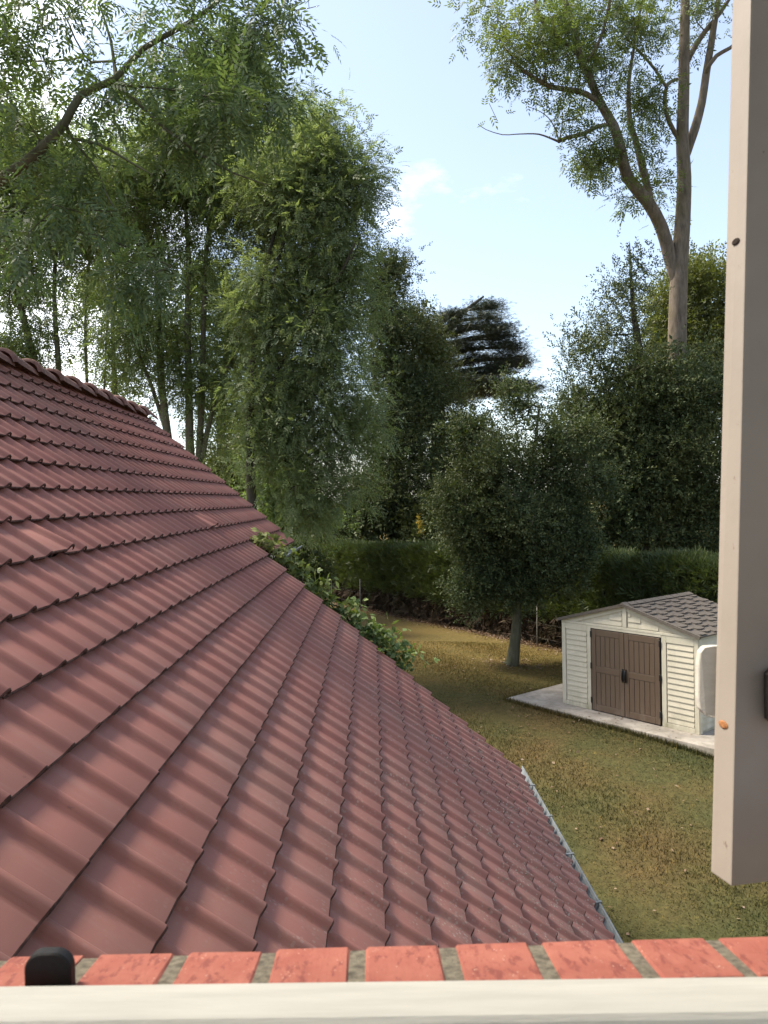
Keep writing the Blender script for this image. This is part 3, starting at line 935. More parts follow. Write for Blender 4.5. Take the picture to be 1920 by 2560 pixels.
        for z in (0.16, 0.90, 1.58):
            b = MB().bevbox(hx - 0.022, hx + 0.022, -0.040, -0.031, z, z + 0.13, 0.004); add('hinge', b.mesh('hinge'), M['black'], d)
        hx = c - 0.035 if s < 0 else a + 0.035
        b = MB(); b.tube([(hx, -0.034, zr - 0.17), (hx - s * 0.006, -0.060, zr - 0.11), (hx - s * 0.010, -0.064, zr - 0.03), (hx - s * 0.006, -0.060, zr + 0.05), (hx, -0.034, zr + 0.10)], [0.014, 0.020, 0.024, 0.020, 0.014], 8)
        add('handle', b.mesh('handle'), M['black'], d)
    # roof: two slopes with moulded shingles
    ov, fo = 0.05, 0.07
    L = W / 2 + ov
    for s in (-1, 1):
        z_e = RIDGE - L * slope
        def rp(u, y, n):   # u from ridge to eave 0..1
            nn = math.hypot(slope, 1)
            return (W / 2 + s * (u * L) + s * slope / nn * n, y, RIDGE - u * L * slope + n / nn)
        P = [rp(u, y, n) for n in (-0.006, 0.022) for u, y in ((0.0, -fo), (1, -fo), (1, SD_ + fo), (0.0, SD_ + fo))]
        r = add('roof', MB().poly(P, [(0,3,2,1),(4,5,6,7),(0,1,5,4),(1,2,6,5),(2,3,7,6),(3,0,4,7)]).mesh('roof'), M['shedroof'], shed)
        # edge strip along the gable
        P = [rp(u, y, n) for n in (-0.012, 0.048) for u, y in ((0.0, -fo - 0.02), (1.01, -fo - 0.02), (1.01, -fo + 0.04), (0.0, -fo + 0.04))]
        add('verge_strip', MB().poly(P, [(0,3,2,1),(4,5,6,7),(0,1,5,4),(1,2,6,5),(2,3,7,6),(3,0,4,7)]).mesh('verge_strip'), M['shedroof'], r)
        rows, cols = 8, 9
        for i in range(rows):
            for j in range(cols):
                y0 = -fo + 0.06 + (SD_ + 2 * fo - 0.09) * j / cols; y1 = -fo + 0.06 + (SD_ + 2 * fo - 0.09) * (j + 1) / cols
                u0 = 0.05 + 0.94 * i / rows; u1 = 0.05 + 0.94 * (i + 1) / rows
                off = 0.0 if (i + j) % 2 else -0.045
                m_ = y0 + (y1 - y0) * 0.5
                pts = []
                ys = [y0 + 0.01, y0 + 0.05, y0 + 0.09, m_, y1 - 0.09, y1 - 0.05, y1 - 0.01]
                us = [u1 - 0.015 + off, u1 - 0.012 + off, u1 + off, u1 - 0.006 + off, u1 + off, u1 - 0.012 + off, u1 - 0.02 + off]
                us = [u + rnd.uniform(-0.006, 0.006) for u in us]
                n = len(ys)
                P = [rp(u0 - 0.01, y, 0.0225) for y in ys] + [rp(u, y, 0.052) for u, y in zip(us, ys)] + [rp(u, y, 0.0225) for u, y in zip(us, ys)]
                F = [(k, n + k, n + k + 1, k + 1) for k in range(n - 1)] + [(n + k, 2 * n + k, 2 * n + k + 1, n + k + 1) for k in range(n - 1)]
                F += [(0, 2 * n, n), (n - 1, 2 * n - 1, 3 * n - 1)]
                add('shingle', MB().poly(P, F).mesh('shingle'), M['shedroof'], r)
    b = MB().prism([(W / 2 - 0.11, 0, RIDGE - 0.005), (W / 2, 0, RIDGE + 0.075), (W / 2 + 0.11, 0, RIDGE - 0.005), (W / 2, 0, RIDGE + 0.02)], (0, 0.16, 0), (0, -fo - 0.026, 0))
    add('ridge_cap', b.mesh('ridge_cap'), M['shedroof'], shed)
    for i in range(9):
        y0 = 0.08 + i * 0.275
        b = MB().prism([(W / 2 - 0.11, 0, RIDGE + 0.022), (W / 2, 0, RIDGE + 0.066), (W / 2 + 0.11, 0, RIDGE + 0.022), (W / 2, 0, RIDGE + 0.02)], (0, 0.255, 0), (0, y0, 0))
        add('ridge_cap', b.mesh('ridge_cap'), M['shedroof'], shed)
build_shed()

# ------------------------------------------------------------------ vegetation engine
def diamonds(list_of):
    """list of (base, tip direction, length, width, up) -> (K,4,3) quads"""
    out = []
    for b, d, l, w, up in list_of:
        b, d, up = np.array(b, float), np.array(d, float), np.array(up, float)
        d /= np.linalg.norm(d)
        s = np.cross(up, d); s /= np.linalg.norm(s) + 1e-9
        nrm = np.cross(d, s)
        out.append([b, b + d * l * 0.45 + s * w / 2 + nrm * w * 0.12, b + d * l, b + d * l * 0.45 - s * w / 2 + nrm * w * 0.12])
    return np.array(out)

def t_compound(pairs=3, L=0.26, ll=0.10, lw=0.034, droop=0.25):
    q = []
    for i in range(pairs):
        x = L * (0.28 + 0.66 * i / pairs)
        z = -droop * x * x / L
        for s in (-1, 1):
            q.append(((x, 0, z), (0.62, s * 0.8, -0.25), ll * rnd.uniform(.85, 1.1), lw, (0, 0, 1)))
    q.append(((L * 0.95, 0, -droop * L), (1, 0, -0.4), ll * 1.1, lw * 1.1, (0, 0, 1)))
    return diamonds(q)

def t_spray(n=6, L=0.24, ll=0.09, lw=0.045, up=0.2):
    q = []
    for i in range(n):
        a = i * 2.4 + rnd.uniform(-.4, .4)
        x = L * i / n
        q.append(((x, 0, 0), (0.7, math.cos(a) * 0.8, math.sin(a) * 0.8 + up), ll * rnd.uniform(.75, 1.15), lw * rnd.uniform(.85, 1.1), (rnd.uniform(-.5, .5), -math.sin(a), 1)))
    return diamonds(q)

def t_needles(n=7, L=0.2, ll=0.16, lw=0.022):
    q = []
    for i in range(n):
        s = -1 if i % 2 else 1
        x = L * i / n
        q.append(((x, 0, 0), (0.9, s * rnd.uniform(.2, .7), rnd.uniform(-.25, .35)), ll * rnd.uniform(.7, 1.2), lw, (0, rnd.uniform(-.5, .5), 1)))
    return diamonds(q)

def place(templates, pos, fwd, upv, scale, rg):
    """instances of leaf templates, as one vertex array of quads"""
    M_ = len(pos)
    f = fwd / (np.linalg.norm(fwd, axis=1)[:, None] + 1e-9)
    s = np.cross(upv, f); s /= np.linalg.norm(s, axis=1)[:, None] + 1e-9
    u = np.cross(f, s)
    R = np.stack([f, s, u], -1)                       # columns
    which = rg.integers(0, len(templates), M_)
    out = []
    for t, T in enumerate(templates):
        i = np.where(which == t)[0]
        if len(i) == 0: continue
        T2 = T.reshape(-1, 3)
        V = np.einsum('mij,kj->mki', R[i], T2) * scale[i][:, None, None] + pos[i][:, None]
        out.append(V.reshape(-1, 3))
    return np.concatenate(out)

def quads_mesh(name, V):
    return mesh(name, V, np.arange(len(V)).reshape(-1, 4))

def lobe_pts(lobes, n, rg, shell=0.55, clump=7):
    """lobes: (cx, cy, rx, ry, Y[, depth, weight]) in view pixels -> n points, the lobe centre of each"""
    c, r, w = [], [], []
    for l in lobes:
        cx, cy, rx, ry, Y = l[:5]
        k = S * Y / FPX
        dep = l[5] if len(l) > 5 and l[5] else max(rx, ry) * k * 0.7
        c.append(tuple(at(cx, cy, Y))); r.append((rx * k, dep, ry * k))
        w.append((rx * ry) * (l[6] if len(l) > 6 else 1.0))
    c, r, w = np.array(c), np.array(r), np.array(w, float); w /= w.sum()
    i = rg.choice(len(c), n, p=w)
    m = max(len(lobes), n // clump)
    i = rg.choice(len(c), m, p=w)
    n_, n = n, m
    d = rg.normal(size=(n, 3)); d /= np.linalg.norm(d, axis=1)[:, None]
    rad = rg.uniform(0, 1, n) ** (1 / 3.0)
    rad = shell * np.maximum(rad, rg.uniform(0.55, 1.0, n)) + (1 - shell) * rad
    rad *= rg.uniform(0.86, 1.12, n)
    sub = c[i] + d * r[i] * rad[:, None]
    k = rg.integers(0, m, n_)
    rr = r[i][k].mean(axis=1, keepdims=True)
    return sub[k] + rg.normal(size=(n_, 3)) * rr * (0.17, 0.17, 0.12), c[i][k]

def grow(skel, anchors, rg, step, wander=0.12, rtip=0.008, expo=2.3, up_pen=0.35):
    """skel: list of limbs [(point, radius)...]; every anchor is tied to the nearest wood so far -> list of (points, radii)"""
    pos, par, rmin = [], [], []
    for limb in skel:
        prev = -1
        pts = [np.array(p, float) for p, _ in limb]; rs = [r for _, r in limb]
        if pos:
            d = np.linalg.norm(np.array(pos) - pts[0], axis=1); j = int(np.argmin(d))
            prev = j if d[j] < max(0.6, 3 * rs[0]) else -1
        # Catmull-Rom smoothing
        fine, fr = [], []
        n = len(pts)
        for i in range(n - 1):
            p0, p1, p2, p3 = pts[max(i - 1, 0)], pts[i], pts[i + 1], pts[min(i + 2, n - 1)]
            m = max(2, int(np.linalg.norm(p2 - p1) / step))
            for t in np.linspace(0, 1, m, endpoint=False):
                fine.append(0.5 * ((2 * p1) + (p2 - p0) * t + (2 * p0 - 5 * p1 + 4 * p2 - p3) * t * t + (3 * p1 - p0 - 3 * p2 + p3) * t ** 3))
                fr.append(rs[i] * (1 - t) + rs[i + 1] * t)
        fine.append(pts[-1]); fr.append(rs[-1])
        for p, r in zip(fine, fr):
            pos.append(p); par.append(prev); rmin.append(r); prev = len(pos) - 1
    n_sk = len(pos)
    P = np.zeros((n_sk + len(anchors) * 40, 3)); P[:n_sk] = pos
    cnt = n_sk
    d0 = np.array([np.min(np.linalg.norm(P[:n_sk] - a, axis=1)) for a in anchors])
    tips = []
    for ai in np.argsort(d0):
        a = anchors[ai]
        v = a - P[:cnt]; d = np.linalg.norm(v, axis=1)
        cost = d * (1 + up_pen * np.clip(-v[:, 2] / (d + 1e-6), 0, 1)) + (0.15 * d0[ai] * (np.arange(cnt) < n_sk))
        j = int(np.argmin(cost))
        m = max(1, min(38, int(d[j] / step)))
        st = P[j].copy(); prev = j
        bend = rg.normal(size=3) * wander * d[j]; bend[2] -= 0.10 * d[j]
        for t in range(1, m + 1):
            q = t / m
            p = st + (a - st) * q + bend * q * (1 - q) * 2 + rg.normal(size=3) * step * 0.06
            if cnt >= len(P): break
            P[cnt] = p; par.append(prev); rmin.append(0.0); prev = cnt; cnt += 1
        tips.append(prev)
    P = P[:cnt]; par = np.array(par)
    ch = [[] for _ in range(cnt)]
    for i, p in enumerate(par):
        if p >= 0: ch[p].append(i)
    acc = np.zeros(cnt)
    for i in range(cnt - 1, -1, -1):
        acc[i] = max(acc[i], rtip ** expo, rmin[i] ** expo)
        if par[i] >= 0: acc[par[i]] += acc[i] if i >= n_sk else 0.0
    R = acc ** (1 / expo)
    for i in range(n_sk): R[i] = max(rmin[i], min(R[i], rmin[i] * 1.25 + 0.01)) if rmin[i] > 0 else R[i]
    lines = []
    used = np.zeros(cnt, bool)
    for i in range(cnt):
        if used[i]: continue
        line = [i] if par[i] < 0 else [par[i], i]
        used[i] = True
        cur = i
        while True:
            nx = [c for c in ch[cur] if not used[c]]
            if not nx: break
            same = [c for c in nx if (c < n_sk) == (cur < n_sk) and par[c] == c - 1]
            nxt = same[0] if same else (max(nx, key=lambda c: R[c]) if cur >= n_sk else None)
            if nxt is None: break
            used[nxt] = True; line.append(nxt); cur = nxt
        rr = R[line].copy()
        if len(line) > 1 and par[i] >= 0: rr[0] = min(rr[0], rr[1] * 1.15)
        lines.append((P[line], rr))
    dirs = np.array([P[t] - P[par[t]] if par[t] >= 0 else (0, 0, 1) for t in tips])
    dirs /= np.linalg.norm(dirs, axis=1)[:, None] + 1e-9
    return lines, P[tips], dirs

def wood_mesh(name, lines, min_r=0.0):
    Vs, Fs, b = [], [], 0
    for P, R in lines:
        if len(P) < 2 or R.max() < min_r: continue
        n = 10 if R.max() > 0.12 else (7 if R.max() > 0.05 else (5 if R.max() > 0.02 else 3))
        V, F = tube(P, R, n)
        Vs.append(V); Fs.append(F + b); b += len(V)
    return mesh(name, np.concatenate(Vs), np.concatenate(Fs), True)

def tree(name, label, cat, base, skel, lobes, n_anchor, per, tmpl, mat, bark, spread, sc=(0.8, 1.2), droop=0.0, seed=1, step=0.35, shell=0.55,
         core=0, core_mat=None, core_scale=3.0, group=None, rtip=0.007, up_tilt=0.5, horiz=0.0, flat=1.0, extra=None, clump=7, thin=None):
    rg = np.random.default_rng(seed)
    base = Vector(base)
    t = empty(name, base, label, cat, group)
    A, C = lobe_pts(lobes, n_anchor, rg, shell, clump)
    A[:, 2] = np.maximum(A[:, 2], base.z + 0.25)
    lines, tips, dirs = grow(skel, A, rg, step, rtip=rtip)
    add('trunk', wood_mesh('trunk', lines), M[bark], t, base)
    n = len(tips) * per
    ti = np.repeat(np.arange(len(tips)), per)
    g = rg.normal(size=(n, 3)) * spread
    g[:, 2] *= flat
    pos = tips[ti] + g - dirs[ti] * (rg.uniform(0, 1.2, n) * spread)[:, None]
    pos[:, 2] = np.maximum(pos[:, 2], base.z + 0.12)
    f = dirs[ti] * 0.7 + g / (spread + 1e-6) * 0.45 + rg.normal(size=(n, 3)) * 0.55
    f[:, 2] = f[:, 2] * (1 - horiz) - droop
    upv = rg.normal(size=(n, 3)) * up_tilt + np.array([0, 0, 1.0])
    if thin:                                     # sparser leaves towards the top
        keep = rg.uniform(0, 1, n) < 1 - (1 - thin[2]) * np.clip((pos[:, 2] - thin[0]) / (thin[1] - thin[0]), 0, 1)
        pos, f, upv = pos[keep], f[keep], upv[keep]; n = len(pos)
    V = place(tmpl, pos, f, upv, rg.uniform(sc[0], sc[1], n), rg)
    if core:
        A2, C2 = lobe_pts([(l[0], l[1], l[2] * 0.72, l[3] * 0.72, *l[4:]) for l in lobes if len(l) < 7 or l[6] > 0.9], core, rg, 0.1)
        V2 = place(tmpl, A2, rg.normal(size=(core, 3)), rg.normal(size=(core, 3)), np.full(core, core_scale), rg)
        V = np.concatenate([V, V2])
    add('crown', quads_mesh('crown', V), M[mat], t, base)
    if extra is not None:
        extra(t, base, lines, tips, rg)
    return t

def limb(Y, pts, dY=None):
    """[(x, y, radius_m)] in view pixels at depth Y (a number, or one per point)"""
    out = []
    for i, p in enumerate(pts):
        y = Y if not isinstance(Y, (list, tuple)) else Y[i]
        out.append((tuple(at(p[0], p[1], y)), p[2]))
    return out

TC = [t_compound() for _ in range(4)]
TCN = [t_compound(4, 0.25, 0.085, 0.026, d) for d in (0.2, 0.35, 0.5, 0.7)]
TCF = [t_compound(4, 0.30, 0.095, 0.030, d) for d in (0.2, 0.4, 0.6)]
TS = [t_spray() for _ in range(5)]
TSS = [t_spray(7, 0.22, 0.075, 0.036) for _ in range(5)]
TN = [t_needles() for _ in range(5)]

def gz(p): return (p[0], p[1], ground(p[0], p[1]) - 0.05)

# ---- tall forked tree on the right
def tall_tree():
    Y = 28.0
    b0 = at(1462, 1000, Y); base = gz(b0)
    sk = []
    tr = [(tuple(base), 0.55), (tuple(at(1461, 1000, Y)), 0.43)] + limb(Y, [(1462, 820, 0.336), (1463, 726, 0.323), (1465, 641, 0.311), (1469, 555, 0.294), (1475, 470, 0.265), (1478, 384, 0.244), (1474, 299, 0.218), (1477, 192, 0.193), (1478, 107, 0.185), (1480, 0, 0.151), (1476, -110, 0.109), (1480, -220, 0.059)])
    sk.append(tr)
    sk.append(limb([28, 28, 27.8, 27.6, 27.4, 27.2, 27, 27, 27, 27, 27, 27, 27, 27], [(1462, 610, 0.210), (1446, 551, 0.235), (1429, 491, 0.227), (1399, 436, 0.218), (1356, 384, 0.202), (1341, 325, 0.189), (1326, 273, 0.168), (1296, 222, 0.143), (1275, 171, 0.134), (1256, 132, 0.126), (1241, 73, 0.109), (1228, 26, 0.101), (1212, -30, 0.076), (1190, -120, 0.034)]))
    sk.append(limb(28.2, [(1480, 345, 0.134), (1490, 310, 0.160), (1501, 278, 0.160), (1516, 222, 0.143), (1525, 162, 0.134), (1537, 90, 0.118), (1546, 34, 0.101), (1560, -40, 0.076), (1590, -140, 0.034)]))
    sk.append(limb(28.3, [(1484, 135, 0.101), (1500, 104, 0.101), (1523, 68, 0.092), (1557, 26, 0.076), (1600, -40, 0.034)]))
    sk.append(limb(28.0, [(1527, 150, 0.076), (1548, 120, 0.076), (1576, 104, 0.067), (1620, 70, 0.034)]))
    sk.append(limb(27.6, [(1410, 455, 0.109), (1400, 410, 0.126), (1386, 354, 0.126), (1372, 300, 0.101), (1360, 256, 0.092), (1358, 180, 0.067), (1370, 100, 0.050), (1385, 10, 0.034)]))
    sk.append(limb([27, 26.8, 26.6, 26.4, 26.2, 26.2], [(1318, 256, 0.101), (1285, 215, 0.101), (1245, 196, 0.092), (1190, 188, 0.084), (1138, 158, 0.067), (1100, 130, 0.042)]))
    sk.append(limb(27.0, [(1322, 268, 0.067), (1292, 273, 0.071), (1258, 290, 0.076), (1225, 297, 0.071), (1207, 306, 0.059)]))
    for tw in ([(1207, 306, 0.022), (1185, 297, 0.016), (1164, 290, 0.013), (1140, 289, 0.011), (1113, 290, 0.009), (1085, 291, 0.008), (1050, 280, 0.006), (1033, 268, 0.004)],
               [(1207, 305, 0.018), (1200, 280, 0.012), (1185, 255, 0.009), (1165, 240, 0.007), (1145, 232, 0.004)],
               [(1208, 304, 0.016), (1213, 280, 0.010), (1216, 250, 0.007), (1212, 238, 0.004)],
               [(1140, 289, 0.010), (1120, 300, 0.008), (1108, 320, 0.006), (1090, 338, 0.005), (1072, 350, 0.003)],
               [(1113, 290, 0.008), (1095, 270, 0.006), (1075, 262, 0.004)],
               [(1164, 290, 0.010), (1155, 268, 0.008), (1135, 258, 0.006), (1110, 250, 0.004)],
               [(1085, 291, 0.007), (1065, 300, 0.005), (1052, 305, 0.003)]):
        sk.append(limb(26.9, [(a_, b_, max(0.012, c_ * 2.0)) for a_, b_, c_ in tw]))
    sk.append(limb([27, 27, 26.7, 26.5, 26.4], [(1254, 125, 0.076), (1232, 100, 0.076), (1194, 73, 0.067), (1165, 35, 0.059), (1150, -30, 0.034)]))
    sk.append(limb([28, 28, 27.8, 27.8, 28], [(1466, 300, 0.084), (1445, 262, 0.084), (1436, 220, 0.076), (1442, 182, 0.067), (1463, 171, 0.059)]))
    sk.append(limb(27.5, [(1440, 190, 0.050), (1415, 150, 0.050), (1380, 110, 0.042), (1350, 80, 0.034)]))
    sk.append(limb(27, [(1262, 140, 0.067), (1290, 100, 0.059), (1310, 40, 0.050), (1320, -30, 0.034)]))
    lobes = [(1045, 45, 70, 55, 26.5), (1100, 100, 85, 65, 26.3), (1165, 60, 75, 65, 26.5), (1070, 185, 55, 45, 26.3), (1150, 150, 80, 50, 26.4), (1240, 70, 75, 75, 27), (1320, 60, 85, 75, 27.4),
             (1235, 225, 65, 40, 26.8), (1290, 180, 75, 60, 27), (1360, 160, 85, 75, 27.5), (1400, 50, 70, 60, 27.8), (1330, 260, 60, 55, 27.2), (1400, 240, 50, 60, 27.8), (1300, 335, 55, 35, 27, None, 1.3),
             (1400, 330, 45, 55, 27.6, None, 1.3), (1250, 380, 40, 36, 27, None, 1.3), (1345, 430, 42, 40, 27.3, None, 1.4), (1425, 400, 35, 55, 27.9, None, 1.3), (1440, 470, 26, 40, 28, None, 1.5), (1500, 60, 50, 60, 28.2, None, .5), (1560, 40, 50, 60, 28.2, None, .6),
             (1300, -110, 330, 100, 27.3, 4.0, .8)]
    tree('tall_tree', 'tall bare-trunked tree forking high, sparse yellow-green leaves against blue sky', 'tree', base, sk, lobes, 600, 9, TC, 'walnut', 'bark_pale', 0.26, (1.2, 1.75), 0.15, 11, 0.45, rtip=0.010, clump=3)
tall_tree()

# ---- round light tree far right
def round_tree():
    Y = 42.0; b = at(1490, 1000, Y); base = gz(b)
    lobes = [(1490, 625, 85, 75, Y), (1450, 690, 60, 80, Y), (1540, 680, 70, 90, Y), (1500, 760, 100, 90, Y), (1600, 740, 90, 100, Y), (1470, 860, 90, 90, Y)]
    sk = [[(tuple(base), .45), (tuple(at(1490, 950, Y)), .38), (tuple(at(1492, 780, Y)), .28), (tuple(at(1495, 650, Y)), .10)]]
    tree('round_tree', 'distant rounded yellow-green tree behind the tall forked trunk', 'tree', base, sk, lobes, 420, 32, TS, 'lime', 'bark_dark', 0.55, (1.6, 2.4), 0.1, 12, 0.7, 0.7)
round_tree()

# ---- cedar
def cedar():
    Y = 52.0; b = at(945, 1000, Y); base = gz(b)
    rg = np.random.default_rng(5)
    plates = [(1050, 634, 9, 8), (1048, 648, 18, 8), (1040, 664, 32, 9), (990, 676, 36, 8), (1052, 684, 38, 9), (950, 682, 38, 8), (1070, 704, 38, 9), (985, 700, 60, 10), (1085, 722, 42, 9), (1030, 730, 60, 10), (950, 715, 50, 10),
              (1075, 748, 55, 10), (985, 752, 62, 9), (1100, 772, 45, 9), (1040, 775, 60, 10), (975, 785, 50, 8), (1085, 800, 50, 9), (1020, 800, 60, 9), (1110, 788, 35, 7), (1060, 822, 60, 12), (1000, 826, 60, 12), (1060, 845, 65, 14), (990, 852, 70, 14), (1110, 830, 40, 10),
              (900, 720, 60, 10), (890, 790, 80, 10), (1130, 835, 50, 10)]
    lobes = [(x, y, rx, ry * 0.55, Y + rg.uniform(-2, 2), rx * S * Y / FPX * 0.8) for x, y, rx, ry in plates]
    sk = [[(tuple(base), .6), (tuple(at(945, 860, Y)), .5), (tuple(at(944, 800, Y)), .45), (tuple(at(948, 740, Y)), .35), (tuple(at(985, 690, Y)), .2), (tuple(at(1045, 640, Y)), .06)]]
    for x, y, rx, ry in plates[2:]:
        y0 = min(860, y + 28)
        sk.append([(tuple(at(948, y0, Y)), .16), (tuple(at((948 + x) / 2, (y0 + y) / 2 - 6, Y)), .12), (tuple(at(x, y + 3, Y)), .07), (tuple(at(x + (rx if x > 945 else -rx) * 0.8, y + 5, Y)), .03)])
    tree('cedar_tree', 'dark cedar with flat layered branches standing against the pale sky', 'tree', base, sk, lobes, 1000, 36, TN, 'cedar', 'bark_dark', 0.40, (0.8, 1.4), 0.0, 13, 0.8, 0.3, horiz=0.62, flat=0.2, up_tilt=0.6, clump=4)
cedar()

# ---- dark evergreens in the middle
def evergreens():
    Y = 39.0; base = gz(at(850, 1000, Y))
    lobes = [(838, 575, 36, 55, Y), (830, 640, 55, 70, Y), (850, 730, 70, 90, Y), (855, 850, 85, 110, Y), (850, 980, 95, 120, Y), (820, 1090, 110, 90, Y), (770, 1130, 70, 70, Y), (880, 1120, 90, 70, Y)]
    sk = [[(tuple(base), .35), (tuple(at(850, 950, Y)), .26), (tuple(at(845, 750, Y)), .16), (tuple(at(838, 560, Y)), .03)]]
    tree('evergreen_tree', 'tall dark evergreen with narrow pointed top left of the cedar', 'tree', base, sk, lobes, 520, 26, TSS, 'evergreen', 'bark_dark', 0.42, (1.3, 2.0), -0.15, 21, 0.6, 0.7, core=1500, core_scale=3.6)
    Y = 40.5; base = gz(at(950, 1000, Y))
    lobes = [(905, 690, 35, 60, Y), (915, 770, 50, 70, Y), (950, 860, 70, 60, Y), (955, 950, 90, 90, Y), (960, 1050, 100, 100, Y), (950, 1140, 110, 60, Y), (1015, 905, 50, 45, Y), (1040, 970, 50, 60, Y)]
    sk = [[(tuple(base), .3), (tuple(at(945, 950, Y)), .22), (tuple(at(925, 800, Y)), .12), (tuple(at(905, 660, Y)), .03)]]
    tree('olive_evergreen_tree', 'olive green bushy evergreen just in front of the cedar', 'tree', base, sk, lobes, 460, 26, TSS, 'olive', 'bark_dark', 0.42, (1.3, 1.9), -0.1, 22, 0.6, 0.7, core=1100, core_scale=3.6)
    # deep shade wood behind the garden hedge, one mass
evergreens()

# ---- big evergreen holly on the right
def holly():
    Y = 27.0; base = gz(at(1400, 1100, Y))
    lobes = [(1360, 590, 44, 62, Y, None, .9), (1340, 670, 75, 60, Y, None, .8), (1285, 755, 85, 60, Y, None, .8), (1385, 740, 70, 80, Y, None, .5), (1250, 820, 70, 50, Y, None, .6), (1340, 850, 110, 80, Y), (1450, 830, 100, 110, Y), (1530, 860, 80, 110, Y),
             (1290, 950, 110, 90, Y), (1400, 980, 140, 110, Y), (1520, 1010, 110, 120, Y), (1300, 1080, 120, 100, Y), (1430, 1120, 140, 90, Y), (1540, 1150, 100, 80, Y), (1310, 1180, 110, 70, Y)]
    sk = [[(tuple(base), .4), (tuple(at(1400, 1000, Y)), .3), (tuple(at(1385, 800, Y)), .17), (tuple(at(1366, 650, Y)), .07), (tuple(at(1360, 525, Y)), .015)]]
    tree('holly_tree', 'broad dark evergreen with thin twiggy top right behind the shed', 'tree', base, sk, lobes, 1000, 24, TSS, 'holly', 'bark_dark', 0.36, (1.1, 1.7), -0.25, 23, 0.5, 0.65, core=1700, core_scale=3.2, rtip=0.009, thin=(at(0, 900, Y).z, at(0, 740, Y).z, 0.45))
holly()

# ---- small tree on the lawn beside the shed
def lawn_tree():
    b = on_ground(1105, 1437); Y = b.y; base = (b.x, b.y, b.z - 0.03)
    sk = [[(tuple(b + Vector((-0.05, 0, -0.05))), .24), (tuple(b + Vector((0.03, 0, 0.10))), .185), (tuple(at(1112, 1390, Y)), .15), (tuple(at(1117, 1330, Y)), .125), (tuple(at(1113, 1270, Y)), .12), (tuple(at(1120, 1150, Y)), .10), (tuple(at(1150, 1000, Y)), .06), (tuple(at(1165, 880, Y)), .02)]]
    lobes = [(1157, 835, 27, 34, Y, None, .5), (1191, 880, 34, 36, Y - .6, None, .6), (1090, 880, 32, 36, Y + .4, None, .6), (1136, 910, 50, 42, Y, None, .8), (1069, 950, 41, 42, Y + .5, None, .8), (1170, 965, 69, 55, Y - .4), (1225, 1000, 39, 48, Y, None, .9), (1094, 1020, 69, 60, Y - .6), (1027, 1040, 37, 46, Y + .3, None, .9), (1187, 1065, 69, 62, Y), (1107, 1110, 98, 62, Y - .5), (1019, 1130, 41, 48, Y), (1216, 1150, 50, 55, Y + .3), (1052, 1190, 59, 52, Y), (1153, 1190, 77, 58, Y - .4), (1225, 1225, 36, 36, Y), (1094, 1250, 69, 34, Y), (1019, 1250, 27, 34, Y, None, .8), (1170, 1262, 50, 24, Y), (985, 1190, 34, 42, Y, None, 1.4), (968, 1090, 26, 30, Y, None, 1.4), (1000, 1278, 30, 18, Y, None, 1.4), (1020, 935, 34, 26, Y, None, 1.3), (1290, 1050, 32, 36, Y, None, 1.4), (1268, 935, 30, 26, Y, None, 1.3), (1275, 1175, 34, 34, Y, None, 1.4), (1110, 838, 20, 26, Y, None, 1.2)]
    tree('lawn_tree', 'low-crowned dark olive tree with single grey trunk on the lawn beside the shed', 'tree', base, sk, lobes, 1000, 18, TSS, 'lawn_leaf', 'bark_green', 0.23, (0.9, 1.5), -0.05, 24, 0.4, 0.2, core=650, core_scale=2.2, rtip=0.008, clump=12, thin=(at(0, 1050, Y).z, at(0, 880, Y).z, 0.4))
lawn_tree()

